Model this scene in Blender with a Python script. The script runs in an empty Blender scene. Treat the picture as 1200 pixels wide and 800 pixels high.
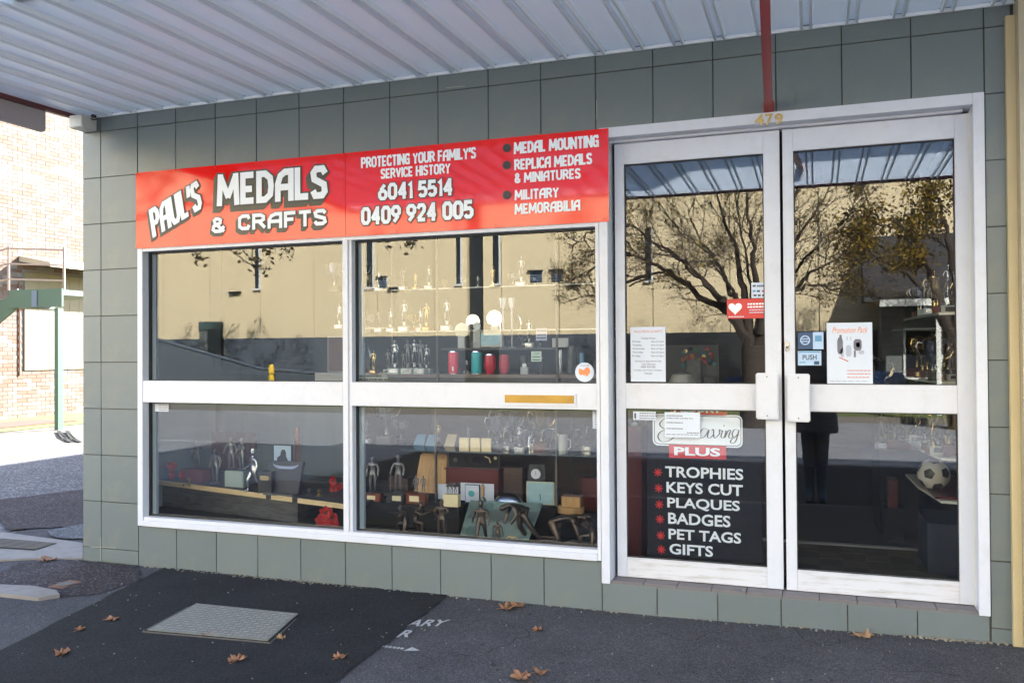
import bpy, bmesh, math, random
from mathutils import Vector, Matrix
import numpy as np
R = math.radians
SC = bpy.context.scene
COL = SC.collection

# ------------------------------------------------------------------ camera
TL = .33                                    # wall tile pitch (m)
F_PX, YAW, PITCH, ROLL = 1002.6, .3395, .0112, -.0066
CAM = Vector((4.80, -4.781, 1.480))
fw = Vector((-math.sin(YAW)*math.cos(PITCH), math.cos(YAW)*math.cos(PITCH), math.sin(PITCH)))
rt = Vector((math.cos(YAW), math.sin(YAW), 0)); up = rt.cross(fw)
RT = rt*math.cos(ROLL)+up*math.sin(ROLL); UP = -rt*math.sin(ROLL)+up*math.cos(ROLL)
cd = bpy.data.cameras.new('camera'); cam = bpy.data.objects.new('camera', cd); COL.objects.link(cam)
m = Matrix.Identity(4)
for i in range(3):
    m[i][0] = RT[i]; m[i][1] = UP[i]; m[i][2] = -fw[i]; m[i][3] = CAM[i]
cam.matrix_world = m
cd.sensor_width = 36; cd.lens = 36*F_PX/1200; cd.clip_start = .05; cd.clip_end = 600
SC.camera = cam

# ------------------------------------------------------------------ world, sun, exposure
SUN_EL, SUN_V = R(30), Vector((.552, .834))   # winter sun low behind the shop
w = bpy.data.worlds.new("World"); SC.world = w; w.use_nodes = True
nt = w.node_tree; bg = nt.nodes['Background']
sky = nt.nodes.new('ShaderNodeTexSky'); sky.sky_type = 'NISHITA'; sky.sun_disc = False
sky.sun_elevation = SUN_EL; sky.sun_rotation = math.atan2(SUN_V.x, SUN_V.y)
nt.links.new(sky.outputs[0], bg.inputs[0]); bg.inputs[1].default_value = .13
sl = bpy.data.lights.new('sun', 'SUN'); sl.energy = 5.0; sl.angle = R(.53); sl.color = (1, .985, .955)
so = bpy.data.objects.new('sun', sl); COL.objects.link(so); so.location = (20, 30, 25)
sdir = Vector((SUN_V.x*math.cos(SUN_EL), SUN_V.y*math.cos(SUN_EL), math.sin(SUN_EL)))
so.rotation_euler = (-sdir).to_track_quat('-Z', 'Y').to_euler()
SC.view_settings.view_transform = 'Standard'; SC.view_settings.look = 'None'
SC.view_settings.gamma = 1; SC.view_settings.use_curve_mapping = False
SC.view_settings.exposure = 3.08
SC.cycles.use_denoising = True; SC.cycles.denoising_prefilter = 'ACCURATE'; SC.cycles.denoising_input_passes = 'RGB_ALBEDO_NORMAL'
SC.cycles.max_bounces = 10; SC.cycles.transparent_max_bounces = 24
SC.cycles.diffuse_bounces = 5; SC.cycles.glossy_bounces = 5
SC.cycles.sample_clamp_indirect = 20
SC.cycles.caustics_reflective = False; SC.cycles.caustics_refractive = False

# ------------------------------------------------------------------ survey helpers (photo point -> place in the street)
def ray(x, y): return fw + RT*((x-600)/F_PX) + UP*((400-y)/F_PX)
def W(x, y, Y=0.):                      # point on the vertical plane Y
    d = ray(x, y); return CAM + d*((Y-CAM.y)/d.y)
def G(x, y, z=0.):                      # point on the level z
    d = ray(x, y); return CAM + d*((z-CAM.z)/d.z)
def SX(x, y, X):
    d = ray(x, y); return CAM + d*((X-CAM.x)/d.x)
def M(x, y, Yr, g=.04):                 # place across the street that is seen mirrored in the glass
    p = W(x, y, 2*g-Yr); return Vector((p.x, Yr, p.z))

# ------------------------------------------------------------------ mesh builder
class B:
    def __init__(s): s.v = []; s.f = []; s.m = []; s.mi = 0
    def face(s, pts):
        n = len(s.v); s.v += [Vector(p) for p in pts]; s.f.append(tuple(range(n, n+len(pts)))); s.m.append(s.mi)
    def box(s, x0, x1, y0, y1, z0, z1, bev=0):
        if x0 > x1: x0, x1 = x1, x0
        if y0 > y1: y0, y1 = y1, y0
        if z0 > z1: z0, z1 = z1, z0
        n = len(s.v)
        if not bev:
            s.v += [Vector((x, y, z)) for z in (z0, z1) for y in (y0, y1) for x in (x0, x1)]
            for q in ((0,2,3,1),(4,5,7,6),(0,1,5,4),(2,6,7,3),(0,4,6,2),(1,3,7,5)):
                s.f.append(tuple(n+i for i in q)); s.m.append(s.mi)
            return
        b = bmesh.new(); bmesh.ops.create_cube(b, size=1)
        bmesh.ops.scale(b, vec=(x1-x0, y1-y0, z1-z0), verts=b.verts)
        bmesh.ops.translate(b, vec=((x0+x1)/2, (y0+y1)/2, (z0+z1)/2), verts=b.verts)
        bmesh.ops.bevel(b, geom=b.edges[:], offset=bev, segments=2, affect='EDGES')
        s.addbm(b)
    def addbm(s, b, mat=None):
        n = len(s.v); b.verts.index_update()
        s.v += [(mat @ v.co if mat else v.co.copy()) for v in b.verts]
        for f in b.faces: s.f.append(tuple(n+v.index for v in f.verts)); s.m.append(s.mi)
        b.free()
    def prism(s, pts, dvec):            # closed outline extruded along dvec
        n = len(s.v); k = len(pts); dv = Vector(dvec)
        s.v += [Vector(p) for p in pts] + [Vector(p)+dv for p in pts]
        s.f.append(tuple(range(n, n+k))); s.f.append(tuple(range(n+2*k-1, n+k-1, -1))); s.m += [s.mi]*2
        for i in range(k):
            j = (i+1) % k; s.f.append((n+i, n+k+i, n+k+j, n+j)); s.m.append(s.mi)
    def lathe(s, prof, c, axis='Z', seg=16, sx=1, sy=1):
        n = len(s.v); c = Vector(c)
        for r, h in prof:
            for i in range(seg):
                a = 2*math.pi*i/seg; p = (r*math.cos(a)*sx, r*math.sin(a)*sy, h)
                if axis == 'Y': p = (p[0], h, p[1])
                if axis == 'X': p = (h, p[0], p[1])
                s.v.append(c+Vector(p))
        for j in range(len(prof)-1):
            for i in range(seg):
                k = (i+1) % seg; s.f.append((n+j*seg+i, n+j*seg+k, n+(j+1)*seg+k, n+(j+1)*seg+i)); s.m.append(s.mi)
        if prof[0][0] > 1e-5: s.f.append(tuple(n+i for i in range(seg-1, -1, -1))); s.m.append(s.mi)
        if prof[-1][0] > 1e-5: s.f.append(tuple(n+(len(prof)-1)*seg+i for i in range(seg))); s.m.append(s.mi)
    def tube(s, pts, rad, seg=6):
        pts = [Vector(p) for p in pts]; n = len(s.v); k = len(pts)
        if not hasattr(rad, '__len__'): rad = [rad]*k
        u = None
        for i, p in enumerate(pts):
            t = (pts[min(i+1, k-1)]-pts[max(i-1, 0)])
            if t.length < 1e-9: t = Vector((0, 0, 1))
            t.normalize()
            if u is None: u = t.orthogonal().normalized()
            else:
                u = u-t*u.dot(t)
                u = u.normalized() if u.length > 1e-6 else t.orthogonal().normalized()
            v2 = t.cross(u)
            for j in range(seg):
                a = 2*math.pi*j/seg; s.v.append(p+(u*math.cos(a)+v2*math.sin(a))*rad[i])
        for i in range(k-1):
            for j in range(seg):
                q = (j+1) % seg; s.f.append((n+i*seg+j, n+i*seg+q, n+(i+1)*seg+q, n+(i+1)*seg+j)); s.m.append(s.mi)
        s.f.append(tuple(n+j for j in range(seg-1, -1, -1))); s.f.append(tuple(n+(k-1)*seg+j for j in range(seg))); s.m += [s.mi]*2
    def build(s, name, mats, parent=None, smooth=False, org=None):
        me = bpy.data.meshes.new(name)
        o = bpy.data.objects.new(name, me); COL.objects.link(o)
        off = Vector((0, 0, 0))
        if parent is not None:
            o.parent = parent
            q = parent
            while q is not None: off += q.location; q = q.parent
        if org is not None:
            o.location = Vector(org)-off; off = Vector(org)
        me.from_pydata([v-off for v in s.v], [], s.f)
        if not isinstance(mats, (list, tuple)): mats = [mats]
        for q in mats: me.materials.append(q)
        if len(mats) > 1: me.polygons.foreach_set('material_index', s.m)
        b = bmesh.new(); b.from_mesh(me); bmesh.ops.recalc_face_normals(b, faces=b.faces); b.to_mesh(me); b.free()
        if smooth:
            me.polygons.foreach_set('use_smooth', [True]*len(me.polygons))
            try: me.set_sharp_from_angle(angle=R(40))
            except Exception: pass
        me.update()
        return o

def tag(o, label=None, cat=None, group=None, kind=None):
    if label: o['label'] = label
    if cat: o['category'] = cat
    if group: o['group'] = group
    if kind: o['kind'] = kind
    return o
def thing(name, loc, label, cat, group=None):
    o = bpy.data.objects.new(name, None); COL.objects.link(o); o.location = loc; o.empty_display_size = .1
    return tag(o, label, cat, group)
def copy_tree(o, parent=None):
    c = o.copy(); COL.objects.link(c)
    if parent is not None: c.parent = parent
    for ch in list(o.children): copy_tree(ch, c)
    return c
def dup(o, loc, label, group=None, rz=0, sc=1):
    c = copy_tree(o); c.location = loc; c.rotation_euler.z = rz; c.scale = (sc, sc, sc)
    c['label'] = label
    if group: c['group'] = group
    return c
def bx(name, mat, parent, *a, **k):
    b = B(); b.box(*a, **k); return b.build(name, mat, parent)

# ------------------------------------------------------------------ materials
def nmat(name):
    m = bpy.data.materials.new(name); m.use_nodes = True
    return m, m.node_tree.nodes, m.node_tree.links, m.node_tree.nodes['Principled BSDF']
def mat(name, col, rough=.5, metal=0, spec=.5, var=.0, vs=6, bump=0, bs=60, rnd=0, coat=0, dirt=None, ds=3, stretch=(1,1,1), trans=0, wear=None):
    m, n, l, p = nmat(name)
    c = (*col, 1)
    p.inputs['Base Color'].default_value = c; p.inputs['Roughness'].default_value = rough
    p.inputs['Metallic'].default_value = metal; p.inputs['Specular IOR Level'].default_value = spec
    p.inputs['Coat Weight'].default_value = coat; p.inputs['Coat Roughness'].default_value = .03
    p.inputs['Transmission Weight'].default_value = trans
    tc = n.new('ShaderNodeTexCoord'); mp = n.new('ShaderNodeMapping'); mp.inputs['Scale'].default_value = stretch
    l.new(tc.outputs['Object'], mp.inputs[0])
    last = None
    def mixin(fac_socket, a, bcol, amt, blend='MIX'):
        mx = n.new('ShaderNodeMix'); mx.data_type = 'RGBA'; mx.blend_type = blend
        mr = n.new('ShaderNodeMath'); mr.operation = 'MULTIPLY'; mr.inputs[1].default_value = amt
        l.new(fac_socket, mr.inputs[0]); l.new(mr.outputs[0], mx.inputs[0])
        if a is None: mx.inputs[6].default_value = c
        else: l.new(a, mx.inputs[6])
        mx.inputs[7].default_value = (*bcol, 1)
        return mx.outputs[2]
    if var:
        t = n.new('ShaderNodeTexNoise'); t.inputs['Scale'].default_value = vs; t.inputs['Detail'].default_value = 8; t.inputs['Roughness'].default_value = .65
        l.new(mp.outputs[0], t.inputs[0])
        cr = n.new('ShaderNodeValToRGB'); cr.color_ramp.elements[0].position = .3; cr.color_ramp.elements[1].position = .7
        l.new(t.outputs[0], cr.inputs[0])
        last = mixin(cr.outputs[0], last, tuple(max(0, x*(1-var)) for x in col), 1)
    if rnd:
        oi = n.new('ShaderNodeObjectInfo'); last = mixin(oi.outputs['Random'], last, tuple(x*(1-rnd) for x in col), .5)
    if dirt:
        t = n.new('ShaderNodeTexNoise'); t.inputs['Scale'].default_value = ds; t.inputs['Detail'].default_value = 10; t.inputs['Roughness'].default_value = .7
        l.new(mp.outputs[0], t.inputs[0])
        cr = n.new('ShaderNodeValToRGB'); cr.color_ramp.elements[0].position = .5; cr.color_ramp.elements[1].position = .72
        l.new(t.outputs[0], cr.inputs[0]); last = mixin(cr.outputs[0], last, dirt, .8)
    if last is not None: l.new(last, p.inputs['Base Color'])
    if bump:
        t = n.new('ShaderNodeTexNoise'); t.inputs['Scale'].default_value = bs; t.inputs['Detail'].default_value = 6
        l.new(mp.outputs[0], t.inputs[0]); bm_ = n.new('ShaderNodeBump'); bm_.inputs['Strength'].default_value = bump; bm_.inputs['Distance'].default_value = .01
        l.new(t.outputs[0], bm_.inputs['Height']); l.new(bm_.outputs[0], p.inputs['Normal'])
    return m
def asphalt(name, col, stone, dens=.5, sc=140, patch=.25):
    m, n, l, p = nmat(name); tc = n.new('ShaderNodeTexCoord')
    v = n.new('ShaderNodeTexVoronoi'); v.inputs['Scale'].default_value = sc; l.new(tc.outputs['Object'], v.inputs[0])
    sep = n.new('ShaderNodeSeparateColor'); l.new(v.outputs['Color'], sep.inputs[0])
    cr = n.new('ShaderNodeValToRGB'); cr.color_ramp.elements[0].position = 1-dens; cr.color_ramp.elements[1].position = 1
    cr.color_ramp.elements[0].color = (*col, 1); cr.color_ramp.elements[1].color = (*stone, 1)
    l.new(sep.outputs[0], cr.inputs[0])
    t = n.new('ShaderNodeTexNoise'); t.inputs['Scale'].default_value = 1.7; t.inputs['Detail'].default_value = 10; t.inputs['Roughness'].default_value = .7
    l.new(tc.outputs['Object'], t.inputs[0])
    r2 = n.new('ShaderNodeMapRange'); r2.inputs[1].default_value = .3; r2.inputs[2].default_value = .7; r2.inputs[3].default_value = 1-patch; r2.inputs[4].default_value = 1+patch
    l.new(t.outputs[0], r2.inputs[0])
    mx = n.new('ShaderNodeVectorMath'); mx.operation = 'SCALE'; l.new(cr.outputs[0], mx.inputs[0]); l.new(r2.outputs[0], mx.inputs['Scale'])
    l.new(mx.outputs[0], p.inputs['Base Color']); p.inputs['Roughness'].default_value = .9; p.inputs['Specular IOR Level'].default_value = .2
    bp = n.new('ShaderNodeBump'); bp.inputs['Strength'].default_value = .55; bp.inputs['Distance'].default_value = .006
    l.new(v.outputs['Distance'], bp.inputs['Height']); l.new(bp.outputs[0], p.inputs['Normal'])
    return m
def woodm(name, a, b, scale=(1, 1, 8), rough=.5, sc=4):
    m, n, l, p = nmat(name); tc = n.new('ShaderNodeTexCoord'); mp = n.new('ShaderNodeMapping'); mp.inputs['Scale'].default_value = scale
    l.new(tc.outputs['Object'], mp.inputs[0]); t = n.new('ShaderNodeTexNoise'); t.inputs['Scale'].default_value = sc; t.inputs['Detail'].default_value = 6; t.inputs['Distortion'].default_value = 1.6
    l.new(mp.outputs[0], t.inputs[0]); cr = n.new('ShaderNodeValToRGB'); cr.color_ramp.elements[0].position = .35; cr.color_ramp.elements[1].position = .65
    cr.color_ramp.elements[0].color = (*a, 1); cr.color_ramp.elements[1].color = (*b, 1); l.new(t.outputs[0], cr.inputs[0]); l.new(cr.outputs[0], p.inputs['Base Color'])
    p.inputs['Roughness'].default_value = rough; return m
def glassm(name, f0=.05, tint=(.92, .95, .96), haze=0):
    m = bpy.data.materials.new(name); m.use_nodes = True; n = m.node_tree.nodes; l = m.node_tree.links; n.clear()
    out = n.new('ShaderNodeOutputMaterial'); mix = n.new('ShaderNodeMixShader'); tr = n.new('ShaderNodeBsdfTransparent'); gl = n.new('ShaderNodeBsdfGlossy')
    tr.inputs[0].default_value = (*tint, 1); gl.inputs['Roughness'].default_value = .0
    ge = n.new('ShaderNodeNewGeometry'); d = n.new('ShaderNodeVectorMath'); d.operation = 'DOT_PRODUCT'
    l.new(ge.outputs['Normal'], d.inputs[0]); l.new(ge.outputs['Incoming'], d.inputs[1])
    ab = n.new('ShaderNodeMath'); ab.operation = 'ABSOLUTE'; l.new(d.outputs['Value'], ab.inputs[0])
    s1 = n.new('ShaderNodeMath'); s1.operation = 'SUBTRACT'; s1.inputs[0].default_value = 1; l.new(ab.outputs[0], s1.inputs[1])
    p5 = n.new('ShaderNodeMath'); p5.operation = 'POWER'; p5.inputs[1].default_value = 5; l.new(s1.outputs[0], p5.inputs[0])
    ml = n.new('ShaderNodeMath'); ml.operation = 'MULTIPLY_ADD'; ml.inputs[1].default_value = 1-f0; ml.inputs[2].default_value = f0; l.new(p5.outputs[0], ml.inputs[0])
    l.new(ml.outputs[0], mix.inputs[0]); l.new(tr.outputs[0], mix.inputs[1]); l.new(gl.outputs[0], mix.inputs[2]); l.new(mix.outputs[0], out.inputs[0])
    return m
K = {}
K['tile'] = mat('glazed_tile', (.172, .205, .212), .32, var=.26, vs=210, rnd=.30, bump=.10, bs=110, dirt=(.175, .19, .175), ds=5)
def translucent(name, refl, trans):
    m = bpy.data.materials.new(name); m.use_nodes = True; n = m.node_tree.nodes; l = m.node_tree.links; n.clear()
    o = n.new('ShaderNodeOutputMaterial'); a = n.new('ShaderNodeAddShader'); d = n.new('ShaderNodeBsdfDiffuse'); t = n.new('ShaderNodeBsdfTranslucent')
    d.inputs[0].default_value = (*refl, 1); t.inputs[0].default_value = (*trans, 1); l.new(d.outputs[0], a.inputs[0]); l.new(t.outputs[0], a.inputs[1]); l.new(a.outputs[0], o.inputs[0]); return m
K['fibre'] = translucent('translucent_roof_sheet', (.25, .27, .29), (.70, .74, .77))
K['joint'] = mat('tile_joint', (.05, .05, .045), .9)
K['jointw'] = mat('light_grout', (.33, .34, .3), .9)
K['white'] = mat('white_powder_coat', (.62, .645, .73), .32, var=.03, vs=4, dirt=(.55, .56, .62), ds=12)
K['whited'] = mat('scuffed_white_paint', (.62, .63, .69), .4, var=.05, vs=3, dirt=(.30, .28, .26), ds=14, stretch=(.25, 1, 3))
K['cream_alu'] = mat('aged_cream_aluminium', (.72, .70, .62), .4, var=.1, vs=5)
K['gasket'] = mat('black_rubber_gasket', (.02, .02, .022), .5)
K['chan'] = mat('grey_blue_aluminium', (.30, .36, .42), .35)
K['glass'] = glassm('window_glass', .058, (.93, .945, .955))
K['glass_thin'] = glassm('display_glass', .04, (.93, .96, .95))
K['red'] = mat('red_sign_panel', (.84, .012, .009), .06, var=.12, vs=2.5, spec=.5)
K['ltr'] = mat('white_lettering', (.80, .84, .90), .35)
K['ltrk'] = mat('black_lettering', (.015, .015, .017), .4)
K['ltrs'] = mat('olive_grey_letter_shadow', (.035, .035, .028), .35)
K['strut'] = mat('red_painted_steel', (.42, .012, .02), .28, var=.25, vs=14)
K['awn'] = mat('pale_steel_sheet', (.80, .87, .97), .34, metal=.0, spec=.6, var=.08, vs=3, dirt=(.75, .82, .91), ds=2, stretch=(4, .5, 1))
def add_glow(m, col):                # translucency added to a steel sheet to brighten awning and wall top
    n, l = m.node_tree.nodes, m.node_tree.links; o = n['Material Output']; p = n['Principled BSDF']; t = n.new('ShaderNodeBsdfTranslucent'); a = n.new('ShaderNodeAddShader')
    t.inputs[0].default_value = (*col, 1); l.new(p.outputs[0], a.inputs[0]); l.new(t.outputs[0], a.inputs[1]); l.new(a.outputs[0], o.inputs[0])
add_glow(K['awn'], (.082, .080, .078))
K['rib'] = mat('pale_rib_steel', (.84, .90, .96), .3, metal=.0)
K['awnw'] = mat('white_wall_strip', (.85, .86, .88), .4)
K['fascia'] = mat('red_brown_fascia', (.12, .035, .03), .5)
K['lilac'] = mat('lilac_grey_board', (.42, .38, .39), .6)
K['beige'] = mat('beige_paint', (.46, .40, .29), .55, var=.08, vs=2, dirt=(.4, .34, .25), ds=6)
K['beige2'] = mat('yellow_beige_paint', (.56, .46, .27), .5, var=.1, vs=4)
K['brass'] = mat('aged_brass', (.55, .38, .14), .35, metal=.9, var=.3, vs=40)
K['brassp'] = mat('brass_plate', (.50, .30, .06), .5, metal=.4, var=.25, vs=10)
K['chrome'] = mat('chrome', (.85, .86, .88), .12, metal=1)
K['gold'] = mat('gold_plate', (.6, .44, .2), .25, metal=1)
K['pewter'] = mat('dark_pewter', (.22, .215, .22), .38, metal=.85, var=.3, vs=60)
K['bronze'] = mat('dark_bronze', (.14, .105, .09), .38, metal=.8, var=.4, vs=60)
K['silver'] = mat('bright_silver', (.46, .47, .50), .26, metal=1)
K['acryl'] = mat('clear_acrylic', (.36, .38, .37), .08, var=0, spec=.8)
K['dark'] = mat('dark_interior', (.018, .018, .020), .85, spec=.15)
K['darkb'] = woodm('dark_brown_wood', (.035, .016, .012), (.06, .028, .02))
K['greyw'] = woodm('charcoal_wood_grain', (.030, .032, .034), (.07, .072, .075), (1, 1, 6), .55, 5)
K['pine'] = woodm('pine_edge', (.50, .36, .18), (.62, .47, .26), (1, 1, 10))
K['oak'] = woodm('honey_oak', (.36, .20, .08), (.50, .30, .13), (6, 1, 1), .4)
K['maroonw'] = mat('maroon_box', (.10, .012, .014), .3)
K['mahog'] = mat('mahogany_plinth', (.16, .035, .015), .3, var=.3, vs=20)
K['bluegrey'] = mat('blue_grey_board', (.16, .21, .24), .7, var=.15, vs=3, stretch=(4, 1, .4))
K['paper'] = mat('white_paper', (.60, .66, .78), .7)
K['paperb'] = mat('pale_blue_paper', (.42, .56, .76), .7)
K['ink'] = mat('grey_ink', (.08, .08, .1), .7)
K['inkr'] = mat('red_ink', (.55, .10, .07), .7)
K['cream'] = mat('cream_paper', (.72, .62, .38), .6)
K['teal'] = mat('teal_artwork', (.19, .27, .25), .4, var=.65, vs=14)
K['poppy'] = mat('red_felt_poppy', (.50, .015, .012), .75, var=.4, vs=40)
K['pink'] = mat('coral_pink_enamel', (.70, .05, .10), .35)
K['redmug'] = mat('crimson_enamel', (.50, .012, .04), .35)
K['aqua'] = mat('turquoise_enamel', (.05, .42, .45), .35)
K['black'] = mat('black_enamel', (.02, .02, .022), .35)
K['mugw'] = mat('pale_grey_china', (.55, .6, .6), .3)
K['blue'] = mat('royal_blue_cloth', (.03, .06, .22), .8)
K['curt'] = mat('rust_brown_cloth', (.10, .03, .02), .85)
K['sky'] = mat('sky_blue_card', (.12, .30, .50), .6)
K['green'] = mat('green_card', (.06, .3, .12), .6)
K['orange'] = mat('orange_print', (.75, .25, .10), .6)
K['navy'] = mat('navy_print', (.03, .07, .16), .5)
K['ball'] = mat('white_football_leather', (.62, .62, .58), .4)
K['ballk'] = mat('black_football_leather', (.015, .015, .018), .4)
K['carpet'] = mat('charcoal_carpet', (.02, .02, .022), .95, var=.4, vs=50)
K['mat1'] = mat('brown_mat_square', (.035, .028, .02), .9, var=.3, vs=60)
K['mat2'] = mat('grey_brown_mat_square', (.055, .045, .032), .9, var=.3, vs=60)
K['sill'] = mat('grey_floor_tile', (.18, .16, .17), .55, var=.2, vs=12, rnd=.2)
K['ash_old'] = asphalt('worn_grey_asphalt', (.052, .050, .056), (.135, .13, .14), .5, 230, .25)
K['ash_new'] = asphalt('fresh_black_asphalt', (.014, .014, .017), (.042, .042, .045), .4, 240, .3)
K['ash_side'] = asphalt('blue_grey_side_road', (.075, .073, .078), (.24, .23, .23), .5, 60, .2)
K['ash_mar'] = asphalt('purple_grey_asphalt', (.034, .027, .031), (.12, .105, .105), .3, 90, .25)
K['road'] = asphalt('pale_chip_seal', (.228, .233, .245), (.36, .365, .38), .5, 60, .15)
K['lane'] = asphalt('shade_dark_asphalt', (.035, .035, .038), (.11, .11, .115), .4, 90, .2)  # road colour darkened to stand for the shop's shade
K['gravel'] = asphalt('pale_gravel', (.075, .078, .085), (.20, .20, .21), .5, 90, .2)
K['conc'] = mat('weathered_concrete', (.25, .225, .21), .85, var=.3, vs=8, bump=.2, bs=80)
K['concl'] = mat('sunlit_concrete', (.15, .135, .11), .85, var=.2, vs=3)
K['lid'] = mat('checkered_steel_lid', (.22, .22, .205), .5, metal=.2, var=.25, vs=18, dirt=(.3, .28, .25), ds=30)
K['rust'] = mat('rusty_cast_iron', (.22, .10, .055), .8, var=.4, vs=50)
K['steel'] = mat('dull_steel', (.12, .115, .11), .6, metal=.3, var=.3, vs=20)
K['leafb'] = mat('dry_orange_brown_leaf', (.36, .17, .085), .7, var=.5, vs=30, rnd=.5)
K['leaft'] = mat('dry_tan_leaf', (.44, .27, .14), .7, var=.5, vs=30, rnd=.4)
K['paint'] = mat('worn_white_road_paint', (.48, .48, .48), .8, var=.45, vs=60)
K['brick'] = mat('pale_orange_brick', (.135, .095, .075), .85, var=.15, vs=2)
K['brick2'] = mat('cream_brick', (.17, .14, .115), .85)
K['brick3'] = mat('salmon_brick', (.12, .068, .045), .85)
K['mortar'] = mat('pale_mortar', (.21, .19, .17), .9)
K['grass'] = mat('grass', (.16, .20, .05), .9, var=.5, vs=4)
K['mulch'] = mat('red_brown_mulch', (.16, .07, .05), .95, var=.5, vs=12)
K['mint'] = mat('mint_green_steel', (.055, .105, .075), .5)
K['mintd'] = mat('dark_green_steel', (.05, .08, .07), .5)
K['rail'] = mat('pale_pink_rail', (.30, .22, .18), .5)
K['yroll'] = mat('pale_yellow_door', (.17, .15, .09), .6)
K['wallc'] = mat('cream_tilt_panel', (.62, .51, .31), .8, var=.07, vs=.5, dirt=(.58, .47, .285), ds=.7, stretch=(1, 1, .3))
K['dado'] = mat('slate_blue_dado', (.075, .09, .105), .7, var=.3, vs=1.2)
K['dkdoor'] = mat('black_door', (.012, .014, .016), .5)
K['slot'] = mat('dark_window_glass', (.02, .022, .025), .15)
K['louv'] = mat('blue_grey_louvre', (.10, .14, .20), .4)
K['trim'] = mat('white_trim', (.6, .6, .55), .6)
K['bark'] = mat('dark_bark', (.045, .032, .022), .9, var=.4, vs=12, bump=.6, bs=20)
K['leafy'] = mat('yellow_autumn_leaf', (.42, .27, .035), .7, var=.5, vs=3)
K['leafo'] = mat('olive_brown_leaf', (.12, .09, .03), .75, var=.5, vs=4)
K['roofd'] = mat('dark_tile_roof', (.035, .032, .033), .8, var=.3, vs=4)
K['verw'] = mat('faded_weatherboard', (.13, .14, .13), .8)
K['carb'] = mat('dark_blue_car_paint', (.008, .018, .05), .25, coat=1, metal=.3)
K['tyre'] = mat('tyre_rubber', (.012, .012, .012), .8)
K['yellow'] = mat('yellow_bollard_paint', (.65, .42, .03), .5)
K['hedge'] = mat('dark_green_hedge_leaf', (.03, .045, .02), .8, var=.5, vs=5)
K['cloth'] = mat('navy_shirt', (.14, .15, .17), .9)
K['skin'] = mat('skin', (.38, .22, .15), .5)
K['roofs'] = mat('galvanised_roof', (.35, .36, .37), .5, metal=.3)
def quick(name, col, **k):
    if name not in K: K[name] = mat(name, col, **k)
    return K[name]

# ------------------------------------------------------------------ lettering
def text(s, X0, X1, Z0, Z1, Y, m, parent, name='lettering', off=0, thick=.0006, shear=0):
    cu = bpy.data.curves.new('t', 'FONT'); cu.body = s; cu.offset = off; cu.shear = shear; cu.resolution_u = 3
    cu.align_x = 'LEFT'
    o = bpy.data.objects.new('t', cu); COL.objects.link(o)
    me = bpy.data.meshes.new_from_object(o); bpy.data.objects.remove(o); bpy.data.curves.remove(cu)
    vs = [v.co for v in me.vertices]
    if not vs: return None
    a0, a1 = min(v.x for v in vs), max(v.x for v in vs); b0, b1 = min(v.y for v in vs), max(v.y for v in vs)
    b = B(); b.v = [Vector((X0+(v.x-a0)/(a1-a0)*(X1-X0), Y, Z0+(v.y-b0)/(b1-b0)*(Z1-Z0))) for v in vs]
    b.f = [tuple(p.vertices) for p in me.polygons]; b.m = [0]*len(b.f)
    bpy.data.meshes.remove(me)
    o = b.build(name, m, parent)
    for p in o.data.polygons: pass
    sf = o.modifiers.new('thickness', 'SOLIDIFY'); sf.thickness = thick
    return o
def tpx(s, x0, x1, yt, yb, Y, m, parent, **k):   # letters measured on the photo, at the middle of the line
    xm = (x0+x1)/2; ym = (yt+yb)/2
    return text(s, W(x0, ym, Y).x, W(x1, ym, Y).x, W(xm, yb, Y).z, W(xm, yt, Y).z, Y, m, parent, **k)
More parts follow.
